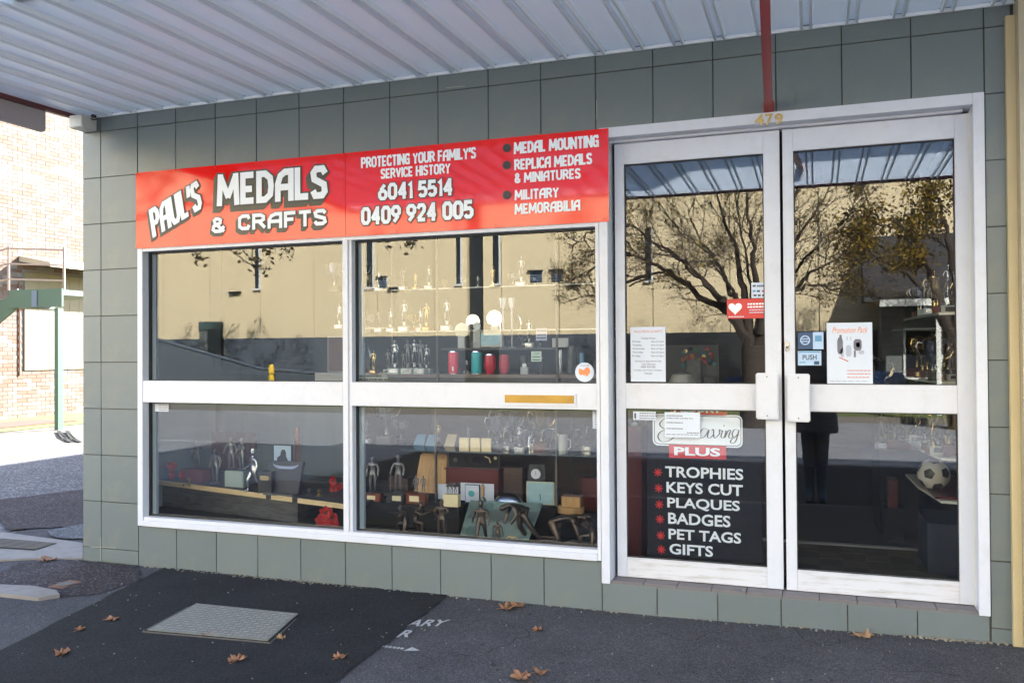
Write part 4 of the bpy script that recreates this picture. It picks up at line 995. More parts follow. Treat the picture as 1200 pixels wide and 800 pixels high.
# ================================================================== LEFT: ACROSS THE SIDE STREET
bk = B(); bk.box(-6.05, -5.75, 1.5, 60, -.3, .085, .012); tag(bk.build('side_kerb', K['concl']), kind='structure')
tag(sheet('side_verge', K['concl'], -9.0, -6.05, 1.5, 60, 3, 10, lambda X, Y: .08), kind='structure')
tag(sheet('lawn', K['grass'], -11.6, -9.0, 1.5, 60, 3, 10, lambda X, Y: .09), kind='structure')
tag(sheet('garden_bed', K['mulch'], -10.9, -9.6, 3, 9.0, 3, 10, lambda X, Y: .10), kind='structure')
bw = thing('brick_building', (-11.6, 12, 0), 'sunlit pale brick building across the side street', 'building')
WX = -11.6; wz = lambda x, y: SX(x, y, WX)
bx('wall_core', K['mortar'], bw, WX-.4, WX-.008, 1.5, 40, -.3, 9)
bx('roof', K['roofs'], bw, WX-12, WX+.2, 1.3, 40.2, 9.001, 9.2)
OPY0, OPZ0, OPZ1 = wz(27, 400).y, wz(97, 432).z, wz(60, 322).z
grp = {'brick': B(), 'brick2': B(), 'brick3': B()}
rr = random.Random(8)
zc = .0
row = 0
while zc < 8.9:
    yc = 6.0+(row % 2)*.12
    while yc < 14.5:
        if not (yc+.23 > OPY0 and OPZ0 < zc+.076 and zc < OPZ1): grp[rr.choice(['brick', 'brick', 'brick2', 'brick3'])].box(WX-.05, WX+rr.uniform(0, .004), yc, yc+.23, zc, zc+.076)
        yc += .24
    zc += .086; row += 1
for k_, g_ in grp.items(): tag(g_.build('brickwork', K[k_], bw), kind='stuff')
bx('roller_door', K['yroll'], bw, WX-.006, WX+.03, OPY0+.02, 19, OPZ0, OPZ1)
for k in range(14): bx('door_rib', K['yroll'], bw, WX+.0305, WX+.034, OPY0+.1+k*.28, OPY0+.16+k*.28, OPZ0+.02, OPZ1-.02)
a = wz(27, 308)
b = B(); b.prism([(WX, OPY0-.1, a.z+.15), (WX+.9, OPY0-.1, a.z-.02), (WX+.9, OPY0-.1, a.z-.12), (WX, OPY0-.1, a.z+.02)], (0, 9, 0)); b.build('door_canopy', K['beige'], bw)
c_ = wz(22, 370); b = B(); b.tube([(WX+.02, c_.y, wz(22, 330).z), (WX+.02, c_.y, wz(22, 440).z)], .02, 5); b.build('downpipe', K['rust'], bw)
# green steel stair landing
PX_, PY_ = G(67, 503, .09).x, G(67, 503, .09).y
def at(x, y): return W(x, y, PY_)
st = thing('stair_landing', (PX_, PY_, .09), 'mint green steel stair landing with pale railing on one tall post', 'stairs')
bt = at(67, 503); tp = at(67, 361)
bx('post', K['mint'], st, bt.x-.045, bt.x+.045, PY_-.02, PY_+.10, .08, tp.z)
l0, l1 = at(14, 361), at(75.5, 338)
bx('landing_beam', K['mint'], st, l0.x, l1.x, PY_-.06, PY_-.021, l0.z, l1.z); bx('landing_deck', K['mintd'], st, l0.x-.02, l1.x-.02, PY_-.02, PY_+1.2, l1.z-.12, l1.z-.02)
bx('bracket', K['louv'], st, at(41, 350).x, at(47, 350).x, PY_-.075, PY_-.0605, l0.z+.01, l1.z-.02)
a_, b_ = at(20, 340), at(-6, 372)
b = B(); b.prism([at(20, 338), at(20, 361), at(-30, 402), at(-30, 380)], (0, .04, 0)); b.build('stringer', K['mint'], st)
bx('stair_tread', K['mintd'], st, at(-8, 356).x, at(8, 356).x, PY_+.1, PY_+1.1, at(0, 356).z-.06, at(0, 356).z+.08)
for x in (10, 75): b = B(); b.tube([at(x, 340), at(x, 290 if x > 20 else 288)], .022, 6); b.build('rail_post', K['rail'], st)
for y0, y1 in ((291, 293), (309, 311), (327, 329)):
    b = B(); b.tube([at(10, y0), at(75, y1)], .018, 6); b.build('rail', K['rail'], st); b = B(); b.tube([at(10, y0), at(-30, y0+9)], .018, 6); b.build('rail', K['rail'], st)
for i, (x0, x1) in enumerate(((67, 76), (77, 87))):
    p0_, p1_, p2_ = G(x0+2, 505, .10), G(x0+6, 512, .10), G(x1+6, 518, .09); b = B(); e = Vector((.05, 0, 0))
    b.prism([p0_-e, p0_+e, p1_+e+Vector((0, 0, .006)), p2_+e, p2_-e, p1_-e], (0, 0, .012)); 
    tag(b.build('dark_kerb_strip', K['tyre']), ['dark bent strip lying over the sunlit kerb, nearer the green post', 'dark bent strip lying over the sunlit kerb, nearer the tiled corner'][i], 'kerb strip')  # two dark bent strips laid over the kerb
# ================================================================== DOOR AND WINDOW STICKERS, PAPERS
GW, GD = .0585, .1135                              # just in front of the window / door glass
def card(name, x0, x1, y0, y1, Y, m, label, cat='sticker', parent=None, thick=.0008):
    a = W(x0, (y0+y1)/2, Y).x; c = W(x1, (y0+y1)/2, Y).x; z1 = W((x0+x1)/2, y0, Y).z; z0 = W((x0+x1)/2, y1, Y).z
    t = thing(name, ((a+c)/2, Y, (z0+z1)/2), label, cat) if parent is None else parent
    bx('sheet' if parent is None else 'print', m, t, a, c, Y-thick/2, Y+thick/2, z0, z1); return t
def lines(t, x0, x1, ys, h, Y, m, seed=1, cols=None):
    rr = random.Random(seed); b = B()
    for y in ys:
        x = x0
        while x < x1:
            w_ = rr.uniform(3, 9)*(x1-x0)/60; e = min(x+w_, x1)
            if cols is None or any(c0 <= x <= c1 for c0, c1 in cols):
                a, c = W(x, y, Y), W(e, y, Y); zz = W((x0+x1)/2, y, Y).z; hh = h*.0045/2; b.face([(a.x, Y, zz-hh), (c.x, Y, zz-hh), (c.x, Y, zz+hh), (a.x, Y, zz+hh)])
            x = e+w_*.25
    tag(b.build('printed_lines', m, t), kind='stuff')
# opening hours
t = card('hours_notice', 739, 780, 383, 447, GD, K['paper'], 'white opening hours notice taped inside the left door glass', 'notice')
Y = GD-.001
tpx('PAULS MEDALS & CRAFTS', 743, 776, 387, 389.6, Y, K['inkr'], t); tpx('Trading Hours', 751, 768, 395, 398, Y, K['ink'], t)
for i, (dname, hrs) in enumerate((('Monday', '9am til 5pm'), ('Tuesday', '9am til 5pm'), ('Wednesday', '9am til 5pm'), ('Thursday', '9am til 5pm'), ('Friday', '9am til 4pm'))):
    y = 399+i*4.2; tpx(dname, 741, 741+len(dname)*1.6, y, y+2.6, Y, K['ink'], t); tpx(hrs, 763, 778, y, y+2.6, Y, K['ink'], t)
tpx('Saturdays by Appointment Only', 744, 775, 422, 424.6, Y, K['ink'], t); tpx('Call Warren', 752, 768, 425.4, 427.8, Y, K['ink'], t); tpx('0409 924 005', 751, 768, 428.6, 431, Y, K['ink'], t)
tpx('Sundays and Public Holidays', 743, 776, 432.6, 435, Y, K['ink'], t); tpx('Closed', 755, 764, 436, 438.4, Y, K['ink'], t)
# payment card sticker and red heart sticker
t = card('payment_sticker', 880.5, 899, 331, 349, GD-.002, K['paper'], 'small white card payment sticker above the red heart sticker on the left door')
for k, (c_, x, y) in enumerate((('ink', 884, 335), ('sky', 884, 341), ('navy', 889, 341), ('inkr', 895, 341), ('ink', 885, 346), ('ink', 890, 346), ('ink', 895, 346))):
    b = B(); p = W(x, y, GD-.0032); b.box(p.x-.009, p.x+.007, p.y, p.y+.0006, p.z-.005, p.z+.005); b.build('logo', K[c_], t)
lines(t, 887, 897, (335,), 2.2, GD-.0032, K['ink'], 3)
t = card('heart_sticker', 852, 899, 350, 373, GD-.002, quick('sticker_red', (.55, .03, .03), rough=.35), 'red rectangular sticker with a white heart on the left door glass')
b = B(); c_ = W(861.5, 361, GD-.0034); pts = []
for k in range(28):
    a = 2*math.pi*k/28; pts.append((c_.x+.0023*(16*math.sin(a)**3), c_.y, c_.z+.0023*(13*math.cos(a)-5*math.cos(2*a)-2*math.cos(3*a)-math.cos(4*a))))
b.prism(pts, (0, .0006, 0)); b.build('heart', K['ltr'], t)
lines(t, 876, 897, (356, 359.5), 2.0, GD-.0034, K['ltr'], 5); lines(t, 878, 896, (363, 366), 1.2, GD-.0034, K['paper'], 6); lines(t, 854, 872, (371,), 1.2, GD-.0034, K['paper'], 7)
# right door
t = card('card_logos_sticker', 935, 952, 389, 409, GD, K['navy'], 'dark blue contactless payment sticker above the PUSH sticker')
b = B(); c_ = W(943.5, 398.5, GD-.002); b.lathe([(.026, -.0004), (.026, .0002)], c_, axis='Y', seg=20); b.build('ring', K['paperb'], t); b = B(); b.lathe([(.020, -.0012), (.020, -.0005)], c_, axis='Y', seg=20); b.build('ring_centre', K['navy'], t); lines(t, 938, 949, (397, 400), 1.6, GD-.0036, K['paperb'], 9)
t = card('card_logos_sticker', 952.5, 965, 389, 409, GD, K['paperb'], 'pale blue card sticker with a bright blue square above the PUSH sticker')
card('x', 955, 963, 393, 400, GD-.001, K['sky'], '', parent=t)
t = card('push_sticker', 935, 962.5, 411, 428, GD, K['paperb'], 'pale blue PUSH sticker beside the right door handle')
tpx('PUSH', 940.5, 957, 415.5, 421.5, GD-.001, K['ink'], t, off=.02); lines(t, 937, 944, (424.5,), 1.6, GD-.001, K['sky'], 3); card('x', 954, 960, 423, 427, GD-.001, K['navy'], '', parent=t); card('x', 936, 961.5, 411.6, 413, GD-.001, K['sky'], '', parent=t)
t = card('promotion_poster', 969, 1022.5, 378, 450, GD, K['paper'], 'white promotion poster with grey product pictures inside the right door glass', 'poster')
tpx('Promotion Pack', 975, 1017, 383, 390, GD-.001, K['orange'], t, shear=.4)
def blob(t, x0, x1, y0, y1, m, n=8):
    b = B(); Y = GD-.0012; c_ = W((x0+x1)/2, (y0+y1)/2, Y); a = (W(x1, (y0+y1)/2, Y).x-W(x0, (y0+y1)/2, Y).x)/2; h = (W((x0+x1)/2, y0, Y).z-W((x0+x1)/2, y1, Y).z)/2
    b.prism([(c_.x+a*math.copysign(abs(math.cos(k*2*math.pi/n+.39))**.6, math.cos(k*2*math.pi/n+.39)), Y, c_.z+h*math.copysign(abs(math.sin(k*2*math.pi/n+.39))**.6, math.sin(k*2*math.pi/n+.39))) for k in range(n)], (0, .0006, 0)); b.build('picture', m, t)
gm_ = quick('print_grey', (.16, .16, .20), rough=.7); gl_ = quick('print_light', (.42, .45, .55), rough=.7)
for q_ in ((981, 988, 395, 415, gm_), (983.5, 986.5, 392, 397, gm_), (985, 989, 408, 419, gl_), (1000, 1010, 397, 411, gm_), (1003, 1008, 401, 407, gl_), (991, 998, 404, 418, gl_), (1006, 1013, 410, 415, gl_), (1000.5, 1003, 410, 419, gm_), (992, 993.5, 394, 399, gl_), (996, 997.5, 394, 399, gl_)): blob(t, *q_)
b = B(); p, q_ = W(983, 419, GD-.0012), W(994, 424, GD-.0012); b.prism([p, q_, q_+Vector((0, 0, .006)), p+Vector((0, 0, .005))], (0, .0006, 0)); b.build('picture', K['inkr'], t)
lines(t, 993, 1020, (434, 438, 442), 1.3, GD-.0012, quick('print_pink', (.6, .25, .25), rough=.7), 4); lines(t, 973, 1019, (446.5,), 1.2, GD-.0012, gl_, 5)
# window stickers
t = thing('round_sticker', W(685, 436, GW), 'round white sticker with an orange map of Australia in the window corner', 'sticker')
b = B(); c_ = W(685, 436, GW-.001); b.lathe([(.0565, -.0005), (.0565, .0005)], c_, axis='Y', seg=36); b.build('disc', K['paper'], t)
AU = [(0, .30), (.03, .22), (.0, .10), (.08, .08), (.14, .13), (.22, .13), (.30, .20), (.42, .22), (.50, .18), (.54, .10), (.62, .0), (.72, -.02), (.82, .0), (.93, .10), (1, .28), (.99, .42), (.92, .52), (.84, .62), (.80, .74), (.76, .80), (.70, .68), (.68, .80), (.62, .74), (.62, .62), (.52, .66), (.50, .76), (.42, .72), (.38, .62), (.30, .60), (.22, .72), (.10, .66), (.04, .55), (-.02, .42)]
AU = [(x, .78-z) for x, z in AU]
b = B(); P = [Vector((c_.x+(x-.5)*.068, c_.y-.0012, c_.z+(z-.36)*.066)) for x, z in AU]; b.prism(P, (0, .0005, 0)); b.build('map', K['orange'], t)
text('AUSTRALIAN OWNED', c_.x-.030, c_.x+.030, c_.z+.036, c_.z+.043, c_.y-.0012, gm_, t)
for (x0, x1, y0, y1, Y, lb) in ((181.5, 197.5, 473, 482, GW, 'small white sticker in the top left corner of the lower left pane'), (742, 768.5, 482, 492, GD, 'small white sticker at the top left of the left door lower pane'), (694.5, 704.5, 478, 502, GW, 'small upright pale sticker at the top right of the lower right pane')):
    t = card('small_sticker', x0, x1, y0, y1, Y, K['paper'], lb)
    n_ = 3 if y1-y0 < 15 else 8; lines(t, x0+(x1-x0)*.28, x1-1, [y0+(y1-y0)*(k+.7)/(n_+.4) for k in range(n_)], 1.3, Y-.001, gm_, 5)
    if x0 != 694.5: blob(t, x0+1.2, x0+3.4, y0+1.5, y1-1.5, K['inkr'] if x0 < 200 else K['ink'])
t = card('website_transfer', 421, 462, 441, 446, GW, K['glass_thin'], 'tiny black lettering along the lower edge of the upper right pane', 'lettering'); lines(t, 421, 447, (440.5,), 2.2, GW-.001, K['ltrk'], 3); lines(t, 421, 461, (444.5,), 2.4, GW-.001, K['ltrk'], 4)
t = card('paper_notice', 779, 820.5, 483, 512.5, GD-.002, K['paper'], 'white printed paper taped over the Engraving lettering on the left door', 'notice')
lines(t, 781, 800, (487, 495, 502), 1.3, GD-.0032, gm_, 7); lines(t, 781, 812, (490,), 1.0, GD-.0032, gm_, 8); lines(t, 805, 819, (507,), 1.2, GD-.0032, gm_, 9); lines(t, 781, 818, (509,), .8, GD-.0032, gm_, 6)

# engraving board behind the left door's lower pane
EY = .150
eb = thing('engraving_board', W(823, 570, EY), 'black shop board listing engraving, trophies, keys and gifts behind the left door', 'sign')
a, c = W(758, 570, EY), W(893, 570, EY)
bx('board', quick('board_black', (.012, .013, .02), rough=.8, spec=.15), eb, a.x, c.x, EY, EY+.012, .30, 1.20)
Y = EY-.0015
def rrect(x0, x1, y0, y1, rad, Y, m, name, par):
    A, C = W(x0, y1, Y), W(x1, y0, Y); A.z = W((x0+x1)/2, y1, Y).z; C.z = W((x0+x1)/2, y0, Y).z; pts = []
    for cx_, cz_, a0 in ((C.x-rad, C.z-rad, 0), (A.x+rad, C.z-rad, 90), (A.x+rad, A.z+rad, 180), (C.x-rad, A.z+rad, 270)):
        for k in range(5): t_ = R(a0+k*22.5); pts.append((cx_+rad*math.cos(t_), Y, cz_+rad*math.sin(t_)))
    b = B(); b.prism(pts, (0, .0007, 0)); return b.build(name, m, par)
sr = quick('board_red', (.55, .02, .02), rough=.35)
rrect(786, 852, 474, 486, .003, Y, sr, 'red_block', eb); tpx('ALBURY', 789, 846, 471, 483.5, Y-.001, K['ltr'], eb, off=.03)
rrect(765, 870, 485.5, 523, .03, Y, K['ltr'], 'script_panel', eb); rrect(766.6, 868.4, 487, 521.5, .026, Y-.0008, K['ltrk'], 'script_outline', eb); rrect(767.4, 867.6, 487.8, 520.7, .024, Y-.0016, K['ltr'], 'script_panel', eb)
rrect(784, 851, 521.5, 537, .004, Y-.0024, sr, 'red_block', eb); tpx('PLUS', 790, 844, 524, 534, Y-.0036, K['ltr'], eb, off=.035)
def script(pls, Y, m, par, wd=.0035):
    for i, (pl, w_) in enumerate(pls):
        b = B(); P = [W(x, y, Y-.0002*i) for x, y in pl]; out = []
        for j in range(len(P)-1):
            p0, p1, p2, p3 = P[max(j-1, 0)], P[j], P[j+1], P[min(j+2, len(P)-1)]
            for k in range(4):
                t_ = k/4; out.append(.5*((2*p1)+(p2-p0)*t_+(2*p0-5*p1+4*p2-p3)*t_*t_+(3*p1-p0-3*p2+p3)*t_**3))
        out.append(P[-1]); L_ = []; R_ = []
        for j, p in enumerate(out):
            d = (out[min(j+1, len(out)-1)]-out[max(j-1, 0)]).normalized(); slope = abs(d.z); hw = wd*w_*(.30+.75*slope**2); n_ = Vector((-d.z, 0, d.x)); L_.append(p+n_*hw); R_.append(p-n_*hw)
        for j in range(len(out)-1): b.face([L_[j], R_[j], R_[j+1], L_[j+1]])
        b.build('script_letter', m, par)
script([([(788, 493), (778, 491), (773, 497), (778, 502), (784, 503), (775, 505), (771, 511), (775, 517), (784, 516), (791, 511)], 1.2),
        ([(830, 503), (824, 502), (820, 508), (821, 513), (826, 511), (831, 503), (829, 511), (832, 513), (836, 509)], 1), ([(834, 504), (836, 503), (837, 513), (843, 508), (843, 503), (846, 505)], 1),
        ([(847, 504), (845, 511), (847, 513), (850, 510)], 1), ([(851, 504), (849, 513), (853, 505), (856, 504), (854, 512), (857, 513), (859, 510)], 1),
        ([(866, 504), (861, 503), (858, 508), (860, 512), (864, 509), (866, 504), (862, 517), (857, 519), (857, 515), (866, 509)], 1)], Y-.004, K['ltrk'], eb)
b = B(); b.lathe([(.004, -.0005), (.004, 0)], W(848.5, 498.5, Y-.004), axis='Y', seg=10); b.build('script_dot', K['ltrk'], eb)
for i, (wd_, x0, x1, y0, y1) in enumerate((('TROPHIES', 779.5, 871, 547, 560.5), ('KEYS CUT', 781, 870.5, 565.5, 579), ('PLAQUES', 782, 867, 584, 598.5), ('BADGES', 783, 856, 601.5, 615.5), ('PET TAGS', 783.5, 868.5, 621, 634), ('GIFTS', 784.5, 835.5, 637.5, 650.5))):
    tpx(wd_, x0, x1, y0+.5, y1, Y, K['ltr'], eb, off=.022)
    cx_, cy_ = 771+i*.8, (y0+y1)/2-.5; c_ = W(cx_, cy_, Y)
    b = B()
    for k in range(4):
        a = k*math.pi/4; d = Vector((math.cos(a), 0, math.sin(a)))*.024; n_ = Vector((-math.sin(a), 0, math.cos(a)))*.0030; yy = Vector((0, -.0002*k, 0)); b.face([c_-d-n_+yy, c_+d-n_+yy, c_+d+n_+yy, c_-d+n_+yy])
    b.build('asterisk', sr, eb)

# ================================================================== DISPLAY FURNITURE
FL = .300
bx_ = lambda nm, m, lb, cat, *a, **k: tag(bx(nm, K[m] if isinstance(m, str) else m, None, *a, **k), lb, cat)
bx_('display_floor', quick('display_cloth', (.012, .012, .013), rough=.9, spec=.15), 'black display floor inside the lower window', 'display floor', .03, 3.66, .161, 1.25, .2, FL)
# lower left: angled shelf with pine edge, charcoal cabinet
A, C = W(185, 561, .55), W(405, 591, .20)
sA, sC = Vector((W(170, 558, .55).x, .55, A.z)), Vector((1.945, .185, C.z))
sh = thing('display_shelf', (1, .4, .5), 'dark shelf with a raw pine front edge across the lower left window', 'shelf')
b = B(); b.prism([sA, sC, Vector((1.945, 1.2, C.z)), Vector((sA.x, 1.2, A.z))], (0, 0, -.028)); b.build('shelf_top', K['greyw'], sh)
off = Vector((-.0, -.006, 0)); b = B(); b.prism([sA+off+Vector((0, 0, .003)), sC+off+Vector((0, 0, .003)), sC+off+Vector((0, 0, -.030)), sA+off+Vector((0, 0, -.034))], (0, .005, 0)); b.build('pine_edge', K['pine'], sh)
for x in (232, 239): p = W(x, 562.5, .0); q_ = sA.lerp(sC, (x-185)/220); b = B(); b.lathe([(.006, -.003), (.006, 0)], q_+Vector((0, -.0065, -.012)), axis='Y', seg=8); b.build('knot', K['darkb'], sh)
for x in (324, 350): q_ = sA.lerp(sC, (x-185)/220); b = B(); b.box(q_.x-.02, q_.x+.02, q_.y-.013, q_.y-.0065, q_.z-.03, q_.z+.004); b.build('black_clip', K['black'], sh)
p0 = sA.lerp(sC, .03)+Vector((0, .05, 0)); p1 = sA.lerp(sC, .74)+Vector((0, .05, 0))
b = B(); b.prism([p0+Vector((0, 0, -.036)), p1+Vector((0, 0, -.034)), Vector((p1.x, p1.y, FL+.001)), Vector((p0.x, p0.y, FL+.001))], (0, .5, 0)); tag(b.build('cabinet', K['greyw']), 'charcoal wood grain cabinet under the pine edged shelf', 'cabinet')
bx_('side_panel', 'bluegrey', 'pale blue grey side panel at the left end of the lower window', 'panel', .005, .03, .165, 1.2, FL+.002, 1.14)
bx_('back_panel', 'bluegrey', 'blue grey backing board behind the lower left figurines', 'panel', .031, 1.40, 1.26, 1.28, .2, 1.16)
bx_('back_panel', 'dark', 'black backing board behind the dark end of the lower left window', 'panel', 1.402, 2.0, 1.26, 1.28, .2, 1.16)
bx_('back_panel', 'darkb', 'dark brown wooden backing behind the lower right figurines', 'panel', 2.002, 3.66, 1.26, 1.28, .2, 1.16)
bx_('partition', quick('upper_backing', (.030, .036, .042), rough=.8), 'dark grey partition board behind the upper windows', 'panel', .005, 3.0, 1.30, 1.32, 1.30, 2.9)
def drape(x0, x1, y0, y1, Y, m, lb, cat='cloth', lean=0):
    a, c = W(x0, y1, Y), W(x1, y1, Y); zt, zb = W((x0+x1)/2, y0, Y).z, a.z; b = B(); n = 14
    for k in range(n+1):
        x = a.x+(c.x-a.x)*k/n; f_ = .012*math.sin(k*1.9); b.v += [Vector((x+lean, Y+f_, zt)), Vector((x, Y+f_*1.6, zb))]
    for k in range(n): b.f.append((2*k, 2*k+1, 2*k+3, 2*k+2)); b.m.append(0)
    o = b.build('draped_cloth', K[m], None, smooth=True); o.modifiers.new('thickness', 'SOLIDIFY').thickness = .004
    return tag(o, lb, cat)
drape(228, 243, 494, 552, 1.1, 'blue', 'royal blue cloth hanging behind the leftmost figurine', lean=-.02)
drape(243, 300, 506, 556, 1.15, 'curt', 'rust brown cloth hanging behind the row of figurines')
a = W(313, 540, 1.12); b = B(); b.lathe([(.14, -.004), (.14, .004)], (a.x, 1.12, a.z-.02), axis='Y', seg=24, sy=1.1); b.v = [v for v in b.v]; tag(b.build('oval_board', K['bluegrey']), 'grey blue oval board behind the silver figurine', 'board')

# ---------- figurines
P_ = {}
def fig_mesh(nm, J, m_):
    if nm not in P_:
        me = person_mesh(J, EDG, nm, 1); me.materials.append(m_); P_[nm] = me
    return P_[nm]
J_rifle = pose(ell=(-.15, -.02, .64, .028), wrl=(-.06, -.11, .62, .02), hal=(-.03, -.12, .63, .02), elr=(.15, -.02, .66, .028), wrr=(.05, -.11, .70, .02), har=(.02, -.12, .71, .02))
J_rest = pose(ell=(-.16, -.03, .64, .028), wrl=(-.17, -.09, .52, .02), hal=(-.17, -.10, .49, .02))
J_stride = pose(knl=(-.05, -.10, .29, .038), anl=(-.06, -.08, .06, .026), tol=(-.065, -.17, .02, .024, .014), knr=(.06, .05, .27, .038), anr=(.06, .12, .07, .026), tor=(.065, .06, .02, .024, .014), wrl=(-.12, -.14, .55, .02), hal=(-.11, -.17, .52, .02))
J_kneel = pose(pelvis=(0, .02, .34, .075, .055), waist=(0, 0, .42, .065, .05), chest=(0, -.04, .53, .088, .06), neck0=(0, -.07, .61, .05, .04), neck=(0, -.09, .64, .03, .03), head0=(0, -.11, .68, .045, .05), head1=(0, -.12, .73, .048, .056), crown=(0, -.115, .77, .03, .035),
   shl=(-.10, -.06, .59, .04, .035), ell=(-.12, -.18, .50, .028), wrl=(-.04, -.30, .58, .02), hal=(-.03, -.33, .59, .02), shr=(.10, -.04, .60, .04, .035), elr=(.17, -.10, .52, .028), wrr=(.07, -.16, .60, .02), har=(.05, -.18, .60, .02),
   hil=(-.05, 0, .30, .055), knl=(-.07, -.18, .30, .038), anl=(-.07, -.17, .05, .026), tol=(-.07, -.26, .015, .024, .014), hir=(.05, .02, .30, .055), knr=(.07, -.02, .06, .038), anr=(.07, .18, .05, .026), tor=(.07, .22, .015, .02, .014))
J_bend = pose(pelvis=(0, .10, .50, .075, .055), waist=(0, .07, .57, .065, .05), chest=(0, -.06, .63, .088, .06), neck0=(0, -.15, .66, .05, .04), neck=(0, -.19, .66, .03, .03), head0=(0, -.23, .64, .045, .05), head1=(0, -.27, .61, .048, .056), crown=(0, -.30, .585, .03, .035),
   shl=(-.10, -.13, .64, .04, .035), ell=(-.14, -.16, .50, .028), wrl=(-.12, -.20, .36, .02), hal=(-.11, -.22, .31, .02), shr=(.10, -.13, .64, .04, .035), elr=(.14, -.10, .52, .028), wrr=(.12, -.16, .40, .02), har=(.11, -.18, .36, .02),
   knl=(-.08, -.02, .28, .038), anl=(-.10, .10, .05, .026), tol=(-.11, .02, .015, .024, .014), knr=(.08, .10, .28, .038), anr=(.08, .22, .05, .026), tor=(.09, .14, .015, .024, .014))
J_crawl = pose(pelvis=(0, .20, .34, .07, .055), waist=(0, .11, .37, .062, .05), chest=(0, -.02, .40, .08, .06), neck0=(0, -.12, .42, .05, .04), neck=(0, -.16, .42, .03, .03), head0=(0, -.20, .43, .045, .05), head1=(0, -.25, .43, .048, .052), crown=(0, -.285, .43, .03, .035),
   shl=(-.10, -.09, .39, .04, .035), ell=(-.12, -.13, .24, .026), wrl=(-.11, -.18, .08, .02), hal=(-.11, -.22, .03, .02), shr=(.10, -.09, .39, .04, .035), elr=(.12, -.17, .25, .026), wrr=(.11, -.26, .10, .02), har=(.11, -.30, .04, .02),
   hil=(-.05, .20, .31, .055), knl=(-.07, .10, .06, .036), anl=(-.07, .32, .05, .024), tol=(-.07, .38, .02, .02), hir=(.05, .20, .31, .055), knr=(.07, .18, .06, .036), anr=(.07, .38, .06, .024), tor=(.07, .44, .02, .02))
POS = {'rifle': J_rifle, 'rest': J_rest, 'stride': J_stride, 'kneel': J_kneel, 'bend': J_bend, 'crawl': J_crawl, 'stand': BASE}
def figurine(x, yb, yt, Y, pz, m_, label, rz=0, hat=None, rifle=0, plinth=None, base=True, H=None, group=None, name='soldier_figurine', z=None):
    p = W(x, yb, Y); 
    if z is not None: p.z = z
    top = {'kneel': .80, 'bend': .74, 'crawl': .52}.get(pz, 1.02)
    Hh = H or (W(x, yt, Y).z-p.z)/(top+(.04 if base else 0)); t = thing(name, p, label, 'figurine', group); t.rotation_euler.z = rz
    dz = .03*Hh if base else 0
    o = meshobj('figure', fig_mesh(pz+m_, POS[pz], K[m_]), K[m_], t, (0, 0, dz), Hh); wf_ = 1.3 if m_ == 'bronze' else 1.15; o.scale = (Hh*wf_, Hh*wf_, Hh)
    hx = {'kneel': (0, -.12, .745), 'bend': (0, -.27, .645), 'crawl': (0, -.24, .47)}.get(pz, (0, -.01, .955))
    b = B()
    if hat == 'slouch': b.lathe([(.095, .0), (.09, .01), (.05, .012), (.045, .06), (.0001, .065)], (hx[0]*Hh, hx[1]*Hh, hx[2]*Hh+dz), seg=14); b.v = [Vector(((v.x-0)*1, v.y, v.z)) for v in b.v]
    if hat == 'helmet': b.lathe([(.068, .0), (.062, .02), (.045, .05), (.0001, .062)], (0, hx[1]*Hh, hx[2]*Hh+dz), seg=12)
    if hat:
        c0_ = Vector((0, hx[1]*Hh, hx[2]*Hh+dz)); b.v = [c0_+(v-c0_)*Vector((Hh, 0, 0)).x if False else c0_+(v-c0_)*Hh for v in b.v]; oh = b.build('hat', K[m_], None, smooth=True); oh.parent = t
    if rifle:
        b = B()
        if rifle == 1: q0, q1 = Vector((-.13, -.16, .50)), Vector((.13, -.12, .80))
        elif rifle == 2: q0, q1 = Vector((-.19, -.12, .02)), Vector((-.17, -.11, .56))
        else: q0, q1 = Vector((.05, -.06, .60)), Vector((-.02, -.62, .62))
        b.tube([q0*Hh+Vector((0, 0, dz)), q0.lerp(q1, .35)*Hh+Vector((0, 0, dz)), q1*Hh+Vector((0, 0, dz))], [.018*Hh, .016*Hh, .008*Hh], 5); og = b.build('rifle', K[m_], None); og.parent = t
    if base: b = B(); b.lathe([(.15*Hh, 0), (.155*Hh, .01*Hh), (.14*Hh, dz)], (0, 0, 0), seg=14); ob_ = b.build('base', K[m_], None, smooth=True); ob_.parent = t
    if plinth:
        w_, h_, mm = plinth; b = B(); b.box(-w_/2, w_/2, -.03, .03, -h_, -.0005, .002); op = b.build('plinth', K[mm], None); op.parent = t
        b = B(); b.box(-w_*.22, w_*.22, -.0318, -.0302, -h_*.75, -h_*.25); oq = b.build('plate', K['cream'], None); oq.parent = op
    return t
zs = lambda x: sA.z+(sC.z-sA.z)*(W(x, 570, .4).x-sA.x)/(sC.x-sA.x)+.0005
def shelf_fig(x, yb, yt, Y, *a, **k):  # stand on the pine shelf
    return figurine(x, yb, yt, Y, *a, z=zs(x), **k)
figurine(231.5, 549, 515, .90, 'rifle', 'pewter', 'pewter soldier figurine nearest the left end of the pine edged shelf', hat='helmet', rifle=1, z=zs(231)+.0)
shelf_fig(252.5, 560, 524, .55, 'stand', 'pewter', 'pewter bareheaded figurine standing alone left of the pair on the glass block')
gb = thing('glass_block', W(276, 562, .50), 'pale frosted glass block on the pine edged shelf under a pair of figurines', 'block')
p = W(276, 562, .50); zt_ = W(276, 551, .50).z
bx('block', quick('frost', (.30, .36, .33), rough=.25), gb, W(266, 560, .5).x, W(288, 560, .5).x, .47, .56, zs(276), zt_, bev=.004)
figurine(271, 548, 511, .52, 'rest', 'pewter', 'left figurine of the pair standing on the frosted glass block', z=zt_, rz=.3, H=(W(271, 511, .52).z-zt_)/1.05)
